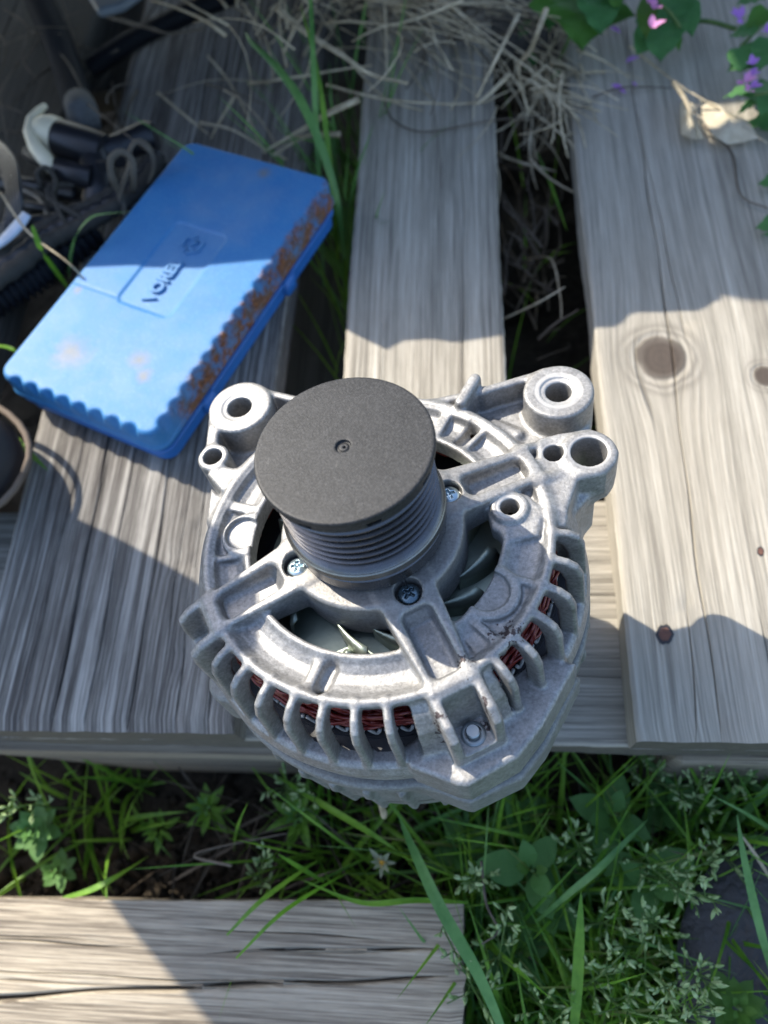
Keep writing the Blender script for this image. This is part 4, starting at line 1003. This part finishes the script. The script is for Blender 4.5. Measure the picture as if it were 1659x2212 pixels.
# green grass in the gap between the left and middle board, growing up at the top
blades(70, (-.113, -.086, .44, .60), .12, .24, .0025, .0048, 'grass', M['grass2'], 'long green grass growing up through the gap behind the blue case', lean=.25, bend=.7, z0=-.13)
blades(16, (-.113, -.088, .36, .46), .08, .15, .002, .004, 'grass', M['grass'], 'thin grass in the gap beside the blue case', lean=.2, bend=.4, z0=-.13)
blades(16, (.025, .072, .30, .60), .04, .12, .0015, .003, 'grass', M['grass'], 'sparse grass in the gap between the middle and right boards', lean=.5, bend=.8, z0=-.135)

def single_blade(name, ctrl, w, mat, label, cat='grass blade'):
    P = spline([P3(*c) for c in ctrl], 18); v = []; f = []
    for i, p in enumerate(P):
        d = n3(P[min(i+1, 18)]-P[max(i-1, 0)]); s_ = n3(np.cross(d, [0.05, .3, 1])); q = i/18; ww = w*(.35+.65*math.sin(min(1, q*1.8)*math.pi/2))*(1-q**3)+.0002; up = np.cross(s_, d)
        v += [p-s_*ww/2+up*ww*.12, p, p+s_*ww/2+up*ww*.12]
    for i in range(18):
        a = i*3; f += [(a, a+1, a+4, a+3), (a+1, a+2, a+5, a+4)]
    return tag(mesh_obj(name, v, f, mat), label, cat)
single_blade('grass_blade', [(1110, 2290, -.05), (1040, 2120, -.035), (950, 1960, -.03), (890, 1830, -.035), (860, 1760, -.04)], 0.0066, M['grass2'], 'broad blue green grass blade rising diagonally past the end of the old timber')
single_blade('grass_blade', [(1235, 2280, -.07), (1245, 2150, -.05), (1252, 2020, -.04), (1255, 1925, -.035)], 0.0059, M['grass'], 'straight upright grass blade in the middle of the lower weeds')
single_blade('grass_blade', [(1700, 2200, -.08), (1650, 2040, -.05), (1610, 1870, -.04), (1592, 1760, -.04)], 0.0047, M['grass2'], 'long green grass blade at the right edge over the dark tub')
single_blade('grass_blade', [(1700, 1960, -.08), (1640, 1860, -.06), (1592, 1790, -.06)], 0.0022, M['straw'], 'thin yellowish stem beside the long blade at the right edge')
single_blade('grass_blade', [(1160, 1990, -.08), (1230, 1930, -.06), (1290, 1880, -.05), (1350, 1820, -.05), (1400, 1770, -.055)], 0.0039, M['grass2'], 'blue green blade slanting up to the right below the pallet edge')
single_blade('grass_blade', [(490, 2020, -.03), (560, 1950, -.032), (640, 1890, -.05), (700, 1850, -.08)], 0.0027, M['grass'], 'bright green blade bending over the top edge of the old timber')
single_blade('grass_blade', [(510, 2070, -.028), (600, 1980, -.03), (680, 1925, -.05), (760, 1880, -.08)], 0.0023, M['bright'], 'thin pale blade lying across the top edge of the old timber')
single_blade('grass_blade', [(700, 1905, -.075), (640, 1870, -.06), (600, 1845, -.05)], 0.0027, M['bright'], 'short bright green blade above the old timber')
single_blade('grass_blade', [(135, 1940, -.08), (190, 1925, -.07), (250, 1895, -.07), (320, 1850, -.1)], 0.0039, M['grass'], 'lone green blade over the bare soil at the lower left')
single_blade('grass_blade', [(600, 1680, -.08), (700, 1740, -.06), (800, 1800, -.06), (860, 1840, -.07)], 0.0039, M['grass'], 'green blade reaching out from under the alternator')
single_blade('grass_blade', [(1010, 1950, -.06), (900, 1945, -.05), (780, 1950, -.05), (650, 1900, -.05)], 0.0031, M['bright'], 'bright green blade lying level along the end of the old timber')
single_blade('grass_blade', [(160, 640, -.01), (130, 600, .02), (92, 545, .045), (73, 498, .055), (70, 485, .057)], 0.0041, M['bright'], 'sunlit yellow green blade standing at the upper left edge of the blue case')
single_blade('grass_blade', [(150, 600, .0), (152, 560, .025), (165, 510, .045), (195, 472, .052), (230, 462, .05), (285, 458, .042)], 0.0037, M['grass2'], 'curved green blade bending over the taped cable by the blue case')
single_blade('grass_blade', [(-20, 745, .0), (20, 752, .01), (50, 770, .005)], 0.0031, M['grass'], 'green blade at the far left tip of the blue case')
single_blade('grass_blade', [(20, 930, -.02), (60, 975, .004), (105, 1018, .005)], 0.0041, M['grass'], 'green blade lying over the corner of the left board by the boot')
single_blade('grass_blade', [(745, 560, -.04), (720, 400, .01), (660, 240, .045), (600, 150, .055), (545, 95, .06), (530, 68, .058)], 0.0078, M['grass2'], 'wide green blade arching to the left above the blue case')
single_blade('grass_blade', [(1160, 330, -.03), (1190, 400, -.02), (1225, 500, -.03)], 0.0027, M['grass'], 'green blade leaning against the right board in the dark gap')
single_blade('grass_blade', [(700, 620, -.06), (690, 400, .0), (680, 200, .05), (672, 20, .08), (668, -60, .09)], 0.0045, M['grass2'], 'tall green blade rising straight through the straw above the case')
single_blade('grass_blade', [(730, 560, -.06), (715, 380, .01), (690, 180, .05), (650, 10, .08)], 0.0043, M['grass'], 'tall darker blade beside the straight one in the straw')

# dry straw: curved stems piled over the top of the boards
def straw_pile(n, cx, cy, sx, sy, name, label, mat, zlo=.002, zhi=.05, l0=.05, l1=.16, w=.0021, rr=None, am=0., asd=9., xr=None):
    rr = rr or random.Random(n); mb = MB()
    for _ in range(n):
        x, y = rr.gauss(cx, sx), rr.gauss(cy, sy); a = rr.gauss(am, asd); L_ = rr.uniform(l0, l1)*(1 if rr.random() < .8 else .5); z = rr.uniform(zlo, zhi)
        cv = rr.gauss(0, .55); P = []; p = np.array([x, y, z]); el_ = rr.uniform(-.25, .35)
        for i in range(7):
            P.append(p.copy()); p = p+np.array([math.cos(a), math.sin(a), el_])*L_/6; a += cv/6; el_ -= rr.uniform(0, .16)
            if xr: p[0] = min(max(p[0], xr[0]), xr[1])
            else: p[2] = max(p[2], .0015) if zlo >= 0 else p[2]
        ww = w*rr.uniform(.5, 1.5)
        mb.tube(P, [ww*.5*(1-.6*i/6) for i in range(7)], 5, True, rr.uniform(.4, 1))
    return tag(mb.build(name, mat), label, 'straw', kind='stuff')
A = at(800, 70, 0); straw_pile(90, A[0], A[1], .05, .04, 'straw', 'thick tangle of dry straw over the top of the middle board', M['straw'], zhi=.06, l0=.06, l1=.15, am=-.5, asd=.5)
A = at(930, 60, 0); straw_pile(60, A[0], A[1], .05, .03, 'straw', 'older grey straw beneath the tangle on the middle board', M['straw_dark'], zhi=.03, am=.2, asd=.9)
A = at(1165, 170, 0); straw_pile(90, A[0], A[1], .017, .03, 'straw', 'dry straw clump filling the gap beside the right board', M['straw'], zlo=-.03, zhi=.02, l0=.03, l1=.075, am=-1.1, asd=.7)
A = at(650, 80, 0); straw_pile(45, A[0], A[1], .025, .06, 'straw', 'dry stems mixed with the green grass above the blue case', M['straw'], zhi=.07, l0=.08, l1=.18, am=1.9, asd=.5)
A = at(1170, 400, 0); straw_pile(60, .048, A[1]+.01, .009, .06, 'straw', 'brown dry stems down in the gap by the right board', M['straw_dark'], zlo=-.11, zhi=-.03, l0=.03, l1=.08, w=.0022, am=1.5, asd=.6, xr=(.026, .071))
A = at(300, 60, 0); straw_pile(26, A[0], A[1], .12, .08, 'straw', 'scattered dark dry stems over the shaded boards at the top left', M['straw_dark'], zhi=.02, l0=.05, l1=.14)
A = at(30, 250, 0); straw_pile(24, A[0], A[1], .05, .07, 'straw', 'thin dry stems at the left edge above the wires', M['straw_dark'], zhi=.04, l0=.05, l1=.12)
def stem(ctrl, w, mat, label, name='straw', taper=.5, n=26, cat='straw'):
    P = spline([P3(*c) for c in ctrl], n); mb = MB(); mb.tube(P, [w*.5*(1-taper*i/n) for i in range(n+1)], 7, True, .7); return tag(mb.build(name, mat), label, cat)
stem([(775, 215, .03), (700, 250, .03), (640, 290, .025), (570, 330, .01)], .0055, M['straw'], 'broad pale dry stem pointing at the upper right corner of the blue case')
stem([(735, 290, .02), (660, 295, .02), (590, 335, .012)], .0050, M['straw'], 'flat dry blade just above the upper right corner of the blue case')
stem([(750, 225, .035), (660, 275, .03), (575, 325, .015)], .0040, M['straw'], 'second pale stem crossing toward the blue case corner')
stem([(340, 200, .01), (400, 250, .012), (450, 290, .014)], .0030, M['straw'], 'grey dry stem lying on the shaded board above the blue case')
stem([(448, 120, .008), (490, 170, .008), (530, 240, .010), (570, 330, .012)], .0022, M['straw'], 'thin brown stem curving down to the top edge of the blue case')
stem([(430, 265, .015), (500, 280, .018), (570, 320, .012), (620, 345, .01)], .0028, M['straw'], 'bent dry stem touching the top edge of the blue case')
stem([(505, 210, .02), (470, 270, .012), (455, 300, .01)], .0028, M['straw'], 'short dry stalk standing at the top edge of the blue case')
stem([(1120, 30, .05), (1075, 120, .045), (1030, 210, .03)], .0034, M['straw'], 'straight dry stem slanting over the middle board')
stem([(1180, 20, .05), (1165, 60, .05), (1145, 110, .035), (1120, 150, .02), (1140, 240, 0)], .0042, M['straw'], 'hooked pale stem above the straw by the right board')
stem([(1100, 160, .02), (1060, 200, .015), (1030, 225, .01)], .0040, M['straw'], 'short curled stem at the right side of the middle board')
stem([(830, 215, .006), (850, 260, .004), (920, 285, .004), (1060, 260, .004), (1180, 250, .004), (1280, 225, .004)], .0020, M['straw_dark'], 'long thin stem bowing across the middle board')
stem([(600, 20, .06), (660, 70, .055), (740, 120, .05), (800, 160, .04), (880, 180, .03)], .0050, M['straw'], 'thick pale straw arching over the top of the tangle')
stem([(1000, 0, .06), (900, 40, .05), (820, 60, .05), (760, 90, .04)], .0032, M['straw'], 'pale straw reaching in from the top edge')
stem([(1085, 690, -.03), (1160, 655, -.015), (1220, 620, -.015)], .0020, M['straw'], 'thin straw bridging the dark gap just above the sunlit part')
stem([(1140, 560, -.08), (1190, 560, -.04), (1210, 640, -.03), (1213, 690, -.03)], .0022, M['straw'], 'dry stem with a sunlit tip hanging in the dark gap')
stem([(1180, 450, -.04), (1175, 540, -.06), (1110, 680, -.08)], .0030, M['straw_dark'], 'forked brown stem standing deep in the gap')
stem([(830, 1760, -.02), (822, 1735, -.01), (815, 1700, -.01)], .0050, M['straw'], 'short brown stub under the front of the alternator')
stem([(500, 1870, -.06), (420, 1850, -.07), (470, 1830, -.07), (620, 1800, -.07)], .0018, M['straw_dark'], 'thin bent root lying over the soil')
stem([(1040, 1860, -.05), (1050, 1950, -.045), (1075, 2010, -.045), (1040, 2040, -.045)], .0016, M['straw_dark'], 'thin curled tendril at the end of the old timber')
stem([(0, 830/2, .05), (60, 500, .05), (150, 570, .045), (215, 640, .02)], .0018, M['straw'], 'fine dry stem crossing diagonally over the wires to the case')
stem([(10, 20, .03), (60, 60, .03), (50, 130, .02), (90, 180, .02)], .002, M['straw_dark'], 'fine dry stem at the extreme top left')
stem([(230, 35, .035), (320, 60, .035), (370, 72, .035), (440, 62, .03)], .0040, M['straw_dark'], 'brown twig lying over the shaded gap at the top left')
stem([(1360, 100, .02), (1470, 185, .015), (1560, 240, .01), (1659, 310, .01)], .0022, M['straw'], 'thin straight twig slanting over the right board')
stem([(1520, 270, .006), (1580, 330, .005), (1600, 420, .004), (1659, 450, .004)], .0026, M['straw_dark'], 'dark runner trailing from the dry leaf to the right edge')
stem([(1455, 178, .02), (1480, 215, .018), (1500, 262, .014), (1515, 300, .01)], .0042, M['straw'], 'knobbly stalk of the dry leaf on the right board')
stem([(1280, 210, .004), (1340, 190, .006), (1400, 188, .004), (1450, 190, .006)], .0018, M['straw_dark'], 'thin dark tendril lying level over the right board')
# dry leaf on the right board
dl = empty('dry_leaf', P3(1550, 270, .006)); tag(dl, 'crumpled sunlit beige dry leaf on the right board', 'dry leaf'); dlo = np.array(dl.location)
for pts in (([(1470, 225), (1478, 215), (1500, 225), (1505, 240), (1495, 250), (1512, 262), (1515, 285), (1508, 302), (1490, 298), (1472, 290)]), ([(1512, 215), (1530, 218), (1560, 238), (1620, 262), (1625, 275), (1640, 298), (1600, 308), (1570, 312), (1540, 292), (1518, 255)])):
    P = [np.array(P3(a, b, .004+.006*((i*7) % 3)/2))-dlo for i, (a, b) in enumerate(pts)]; c0 = sum(P)/len(P)+np.array([0, 0, .005]); n_ = len(P)
    v = [c0]+P+[(p+c0)/2+np.array([0, 0, .003*math.sin(i*2.1)]) for i, p in enumerate(P)]
    f = [(0, n_+1+i, n_+1+(i+1) % n_) for i in range(n_)]+[(n_+1+i, 1+i, 1+(i+1) % n_, n_+1+(i+1) % n_) for i in range(n_)]
    mesh_obj('leaf_lobe', v, f, M['dryleaf'], dl)

# leaves
def leaf_mesh(L_, W_, shape='oval', fold=.12, crinkle=.0, seed=0, n=10):
    """leaf along +y from the origin, with midrib fold and edge shape"""
    r = random.Random(seed); v = []; f = []; m = 5
    for i in range(n+1):
        q = i/n
        if shape == 'oval': w = math.sin(math.pi*min(1, q**.8))**.8
        elif shape == 'heart': w = (math.sin(math.pi*q**.62))**.75*(1+.10*math.sin(i*3.1))
        elif shape == 'lobed': w = (math.sin(math.pi*q**.55)**.7)*(1+.38*math.cos(q*math.pi*3.4+.5))
        else: w = math.sin(math.pi*q)
        w = max(w, .02)*W_/2
        for j in range(m):
            s_ = (j/(m-1)-.5)*2; x = s_*w; y = q*L_*(1-.06*abs(s_))
            z = abs(s_)*w*fold-L_*.18*(q-.3)**2+crinkle*math.sin(i*2.2+j*1.3)*(.3+abs(s_))
            v.append((x, y, z))
    for i in range(n):
        for j in range(m-1): a = i*m+j; f.append((a, a+1, a+m+1, a+m))
    me = bpy.data.meshes.new('leaf'); me.from_pydata(v, [], f); me.polygons.foreach_set('use_smooth', [True]*len(f)); me.update(); return me
LM = {}
def get_leaf(kind, mat):
    k = (kind, mat.name)
    if k not in LM:
        me = {'oval': lambda: leaf_mesh(1, .62, 'oval', .15, .02), 'heart': lambda: leaf_mesh(1, .85, 'heart', .18, .035), 'lobed': lambda: leaf_mesh(1, 1.0, 'lobed', .1, .03), 'petal': lambda: leaf_mesh(1, .34, 'oval', .4, .0, n=5)}[kind]()
        me.materials.append(mat); LM[k] = me
    return LM[k]
def put_leaf(parent, kind, mat, base, direction, size, roll=0., name='leaf', width=1.):
    o = bpy.data.objects.new(name, get_leaf(kind, mat)); COL.objects.link(o); o.parent = parent
    y = n3(direction); x = np.cross(y, [0, 0, 1.]); x = n3(x) if np.linalg.norm(x) > 1e-3 else np.array([1., 0, 0]); z = np.cross(x, y)
    c, s_ = math.cos(roll), math.sin(roll); x2 = x*c+z*s_; z2 = -x*s_+z*c
    o.matrix_local = Matrix([[x2[i]*size*width, y[i]*size, z2[i]*size, float(base[i])] for i in range(3)]+[[0, 0, 0, 1]])
    return o
def weed(px, py, z, R_, label, mat=None, mat2=None, kind='oval', n=4, tiers=3, name='weed', group=None, up=.25):
    """plant with pairs of leaves up a short stem, seen from above"""
    b = np.array(P3(px, py, z)); root = empty(name, (b[0], b[1], -.14)); tag(root, label, 'weed', group)
    H = z+.14; mb = MB(); mb.tube([(0, 0, 0), (r7.uniform(-.004, .004), r7.uniform(-.004, .004), H*.5), (0, 0, H)], [.0014, .0012, .0009], 6); mb.build('stem', M['stalk'], root)
    a0 = r7.uniform(0, 6.28)
    for k in range(tiers):
        q = k/max(1, tiers-1); s_ = R_*(1-.62*q); a1 = a0+k*1.1
        for j in range(n if k == 0 else max(2, n-1 if n > 2 else 2)):
            a = a1+2*math.pi*j/(n if k == 0 else max(2, n-1 if n > 2 else 2))+r7.uniform(-.2, .2)
            put_leaf(root, kind, (mat2 or M['weed2']) if (k == tiers-1) else (mat or M['weed']), (math.cos(a)*.002, math.sin(a)*.002, H-(.014*(1-q))), (math.cos(a), math.sin(a), up+.9*q), s_*r7.uniform(.85, 1.15), r7.uniform(-.2, .2))
    return root
W_ = 'oval leaved weed with a yellow green heart '
weed(1150, 1880, -.065, .026, W_+'right of the end of the old timber', n=3)
weed(1330, 1760, -.075, .024, W_+'under the pallet edge')
weed(1405, 1900, -.075, .028, W_+'left of the dark tub among seed heads', n=3)
weed(1180, 1950, -.085, .026, 'dull oval leaved weed just below the yellow hearted one', mat2=M['weed'], n=3)
weed(1120, 1760, -.10, .022, 'small dark oval leaved weed close under the alternator', mat2=M['weed'])
weed(1000, 1830, -.10, .022, 'dark weed left of the yellow hearted one near the timber end', mat2=M['weed'])
weed(1260, 1860, -.10, .024, 'dark low weed between the yellow hearted ones', mat2=M['weed'])
weed(1120, 2060, -.09, .022, 'oval leaved weed beside the lower end of the old timber')
weed(1450, 1740, -.10, .022, 'dark weed in the shade of the right hand block', mat2=M['weed'])
weed(60, 1790, -.08, .016, 'feathery pale weed at the left under the pallet', n=6, tiers=4, mat=M['weed'], mat2=M['grass2'])
weed(110, 1880, -.11, .012, 'tiny weed on the bare soil at the lower left', n=6, tiers=3, mat=M['weed'], mat2=M['weed'])
weed(1600, 2180, -.05, .016, 'fresh green curly weed in the lower right corner', n=6, tiers=4, mat=M['weed2'])
weed(440, 1745, -.11, .017, 'dark narrow leaved weed on the soil below the left board', n=7, tiers=3, mat=M['grass'], mat2=M['grass2'], kind='petal')
weed(640, 1760, -.10, .020, 'low green weed on the soil below the alternator', n=8, tiers=3, mat=M['grass'], mat2=M['grass2'], kind='petal')
weed(330, 1790, -.115, .012, 'small spindly weed in the middle of the bare soil', n=6, tiers=3, mat=M['grass'], mat2=M['grass'], kind='petal')
# white daisy bud
db = empty('daisy', P3(848, 1870, -.12)); tag(db, 'half closed white daisy in the grass under the alternator', 'daisy'); mb = MB(); mb.tube([(0, 0, -.02), (0, 0, .055)], .001, 6); mb.build('stem', M['stalk'], db)
M['white'] = mat_leaf('white_petal', (.20, .24, .13), (.34, .36, .26), .35, .5, 200); M['yellow'] = simple('flower_centre', (.5, .28, .03), .7)
for k in range(8): a = k*.785; put_leaf(db, 'petal', M['white'], (0, 0, .055), (math.cos(a), math.sin(a), .5+.9*(k % 3)), .009+.002*(k % 2), name='petal', width=.8)
mb = MB(); mb.lathe([(.0028, .054), (.0026, .0565), (.0012, .058), (0, .0583)], 12); mb.build('flower_centre', M['yellow'], db)
# grass seed heads: stalk, side branches, spikelets
spk = MB()
def spike_mesh():
    mb = MB(); mb.lathe([(0, 0), (.11, .12), (.16, .4), (.12, .72), (0, 1)], 6); v = [(x, y*.6, z) for x, y, z in mb.v]; return v, mb.f
SV, SF = spike_mesh()
def seed_head(px, py, z, H, spread, label, seed, dx=0., dy=0.):
    r = random.Random(seed); b = np.array(P3(px, py, z)); root = empty('seed_head', (b[0], b[1], -.14)); tag(root, label, 'grass head', 'pale grass seed heads over the weeds')
    top = np.array([dx+r.uniform(-.01, .01), dy+r.uniform(-.01, .01), z+.14+H*.35]); foot = np.array([-dx*1.5, -dy*1.5, 0.])
    P = spline([foot, foot*.3+np.array([0, 0, (z+.14)*.55]), np.array([0, 0, z+.14]), top], 16); mb = MB(); mb.tube(P, [.0007]*10+[.0005]*7, 5); mb.build('stalk', M['stalk'], root)
    mb = MB(); br = MB()
    for i in range(16):
        q = i/15; p = P[8+int(q*8)]; a = i*2.4+r.uniform(-.4, .4); l = spread*(1-.7*q)*r.uniform(.6, 1.1); d = n3([math.cos(a), math.sin(a), .55])
        e = p+d*l; br.tube([p, p+d*l*.5+np.array([0, 0, .001]), e], .0003, 4)
        for k in range(r.randint(1, 3)):
            o_ = p+d*l*(.55+.45*k/3); dd = n3(d*.6+np.array([r.uniform(-.5, .5), r.uniform(-.5, .5), r.uniform(-.5, .5)])+n3(top-foot)*.35); s_ = r.uniform(.0042, .0066)
            ax = n3(np.cross(dd, [0, 0, 1.])+1e-6); ay = np.cross(dd, ax)
            mb.add([o_+s_*(ax*v_[0]*1.0+ay*v_[1]*1.0+dd*v_[2]) for v_ in SV], SF)
    br.build('branches', M['stalk'], root); o = mb.build('spikelets', M['seed'], root); tag(o, kind='stuff')
    return root
SH_ = [(1460, 1905, -.045, 'large seed head left of the dark tub'), (1400, 1870, -.05, 'seed head just above the large one'), (1420, 2000, -.05, 'seed head below the large one'), (1390, 2090, -.045, 'seed head near the bottom edge right of the upright blade'),
    (1350, 2180, -.04, 'seed head cut by the bottom edge'), (1250, 1830, -.06, 'seed head above the upright blade'), (1080, 2060, -.055, 'seed head at the lower end of the old timber'), (1040, 1900, -.05, 'small seed head over the timber end'),
    (1020, 2130, -.05, 'seed head drooping over the old timber corner'), (1280, 2120, -.05, 'seed head at the foot of the upright blade'), (1370, 1640, -.09, 'seed head in the dark under the pallet edge'), (1420, 1690, -.08, 'seed head below the right block'),
    (1500, 1720, -.07, 'seed head close below the right board'), (1590, 1680, -.07, 'seed head near the right edge under the pallet'), (1560, 1850, -.055, 'seed head behind the long blade at the right'), (620, 1700, -.08, 'seed head on the soil under the alternator'),
    (560, 1890, -.085, 'sparse seed head at the top edge of the timber'), (1180, 2190, -.045, 'seed head at the bottom edge beside the broad blade'), (1500, 2100, -.05, 'seed head in front of the dark tub'), (1470, 2190, -.04, 'seed head in the corner below the tub'), (50, 1740, -.06, 'pale drooping seed head at the far left below the pallet'), (1310, 1990, -.055, 'seed head between the upright blade and the large head')]
for i, (px, py, z, lb) in enumerate(SH_):
    seed_head(px, py, z, .05 if i not in (10, 11, 16) else .03, .020 if i not in (7, 16, 20) else .012, 'pale green '+lb, 100+i, r7.uniform(-.02, .02), r7.uniform(-.015, .02))

# dead nettle and lobed leaves hanging in at the upper right
def spray(px, py, z, label, leaves, cat='plant', name='leafy_plant', stems=(), flowers=()):
    b = np.array(P3(px, py, z)); root = empty(name, tuple(b)); tag(root, label, cat)
    for (lx, ly, tx, ty, lz, kind, mt, w) in leaves:
        p = np.array(P3(lx, ly, lz)); q = np.array(P3(tx, ty, lz-.006)); d = q-p; s_ = float(np.linalg.norm(d)); put_leaf(root, kind, mt, p-b, d, s_, r7.uniform(-.25, .25), width=w)
    for ctrl, w in stems:
        P = [np.array(p)-b for p in spline([P3(*c) for c in ctrl], 14)]; mb = MB(); mb.tube(P, w*.5, 7); mb.build('stem', M['stalk'], root)
    for (fx, fy, fz, mt, s_) in flowers:
        p = np.array(P3(fx, fy, fz))-b
        for k in range(3):
            a = r7.uniform(0, 6.28); put_leaf(root, 'petal', mt, p, (math.cos(a), math.sin(a), .7), s_*r7.uniform(.7, 1.2), name='petal', width=1.6)
    return root
N_, I_, P_, K_ = M['nettle'], M['ivy'], M['petal'], M['pink']
spray(1250, 20, .03, 'plant with large pointed lobed green leaves hanging over the gap at the top', [(1250, -35, 1262, 100, .04, 'lobed', I_, 1.05), (1210, -30, 1185, 60, .034, 'heart', N_, 1.0), (1290, -30, 1300, 70, .045, 'heart', N_, .9), (1205, 5, 1170, 28, .04, 'oval', I_, .9), (1310, -40, 1340, 20, .05, 'heart', I_, .9)],
      stems=[([(1250, -60, .04), (1240, 0, .035), (1230, 80, .015), (1195, 150, -.01)], .0026)], flowers=[(1310, 28, .03, P_, .012), (1300, 22, .03, P_, .010)])
spray(1430, 30, .04, 'flowering plant with pale and green leaves hanging in at the top over the right board', [(1425, 25, 1430, 128, .035, 'heart', N_, .95), (1400, -10, 1395, 80, .045, 'oval', M['weed2'], .6), (1440, -40, 1450, 60, .04, 'heart', N_, .9), (1470, -15, 1500, 75, .035, 'oval', N_, .8), (1410, 60, 1375, 118, .03, 'heart', N_, 1.0), (1455, 60, 1470, 110, .03, 'oval', I_, .7)],
      stems=[([(1400, -60, .05), (1420, 0, .045), (1450, 30, .04), (1470, 60, .035)], .0024), ([(1440, 55, .02), (1520, 45, .022), (1590, 62, .025)], .0034)], flowers=[(1405, 8, .05, K_, .010), (1412, 20, .05, K_, .009), (1408, 60, .045, K_, .009), (1440, 45, .03, P_, .009), (1450, 38, .03, K_, .008)])
spray(1640, 60, .03, 'dead nettle with rounded toothed leaves and pink buds at the upper right edge', [(1600, 100, 1600, 155, .03, 'heart', N_, 1.1), (1640, 60, 1575, 75, .035, 'heart', N_, 1.0), (1650, 110, 1570, 150, .025, 'heart', N_, 1.0), (1660, 20, 1610, 60, .04, 'heart', I_, 1.0), (1670, 80, 1640, 150, .035, 'heart', N_, 1.0), (1660, -20, 1590, 5, .04, 'heart', N_, 1.0)],
      stems=[([(1700, 0, .03), (1640, 60, .03), (1600, 100, .028)], .0026)], flowers=[(1597, 40, .04, P_, .008), (1603, 52, .04, P_, .006), (1655, 70, .045, P_, .008)])
spray(1640, 200, .03, 'dead nettle with small pink flowers reaching in below the first at the right edge', [(1640, 190, 1562, 205, .025, 'heart', N_, .9), (1650, 230, 1665, 160, .02, 'heart', N_, 1.0), (1670, 200, 1640, 250, .025, 'heart', N_, 1.0), (1640, 215, 1590, 245, .015, 'heart', N_, .7)],
      stems=[([(1720, 190, .03), (1660, 200, .03), (1630, 205, .028)], .0024)], flowers=[(1610, 178, .035, K_, .008), (1618, 165, .035, P_, .008), (1608, 185, .035, K_, .007), (1622, 190, .035, P_, .007), (1625, 140, .04, P_, .008), (1618, 198, .035, K_, .006)])
spray(1650, 265, .015, 'small green leaf at the right edge beside the dry leaf', [(1700, 262, 1605, 262, .012, 'heart', N_, .7), (1690, 285, 1640, 275, .012, 'heart', N_, .7)])
spray(1650, 390, .015, 'single round green leaf at the right edge over the right board', [(1700, 385, 1635, 395, .012, 'heart', N_, 1.0)])
spray(1650, 490, .015, 'rounded green leaf lowest at the right edge', [(1705, 475, 1630, 490, .012, 'heart', N_, 1.0), (1700, 500, 1645, 505, .012, 'heart', N_, .8)])
spray(1130, 60, -.02, 'small green leaves half buried in the straw beside the right board', [(1150, 40, 1120, 80, .0, 'heart', N_, .9), (1160, 120, 1130, 150, -.01, 'heart', N_, .9), (1210, 150, 1190, 175, .0, 'heart', N_, .9)])
# fallen petals
for i, (px, py, tx, ty, mt, z, w, lb) in enumerate(((1320, 182, 1355, 200, P_, .004, 1, 'below the leaves, white at one end'), (1352, 135, 1385, 118, P_, .004, 1, 'under the hanging leaf'), (1300, 30, 1340, 24, P_, .006, 1.4, 'nearest the top edge'), (1318, 58, 1342, 70, P_, .005, 1.2, 'between the two hanging plants'), (1365, 178, 1378, 186, P_, .004, 1, 'smallest, above the crack'))):
    b = np.array(P3(px, py, z)); r_ = empty('petal', tuple(b)); tag(r_, 'fallen purple petal on the right board, '+lb, 'petal'); q = np.array(P3(tx, ty, z)); put_leaf(r_, 'petal', mt, (0, 0, 0), q-b, float(np.linalg.norm(q-b)), name='petal_blade', width=w)
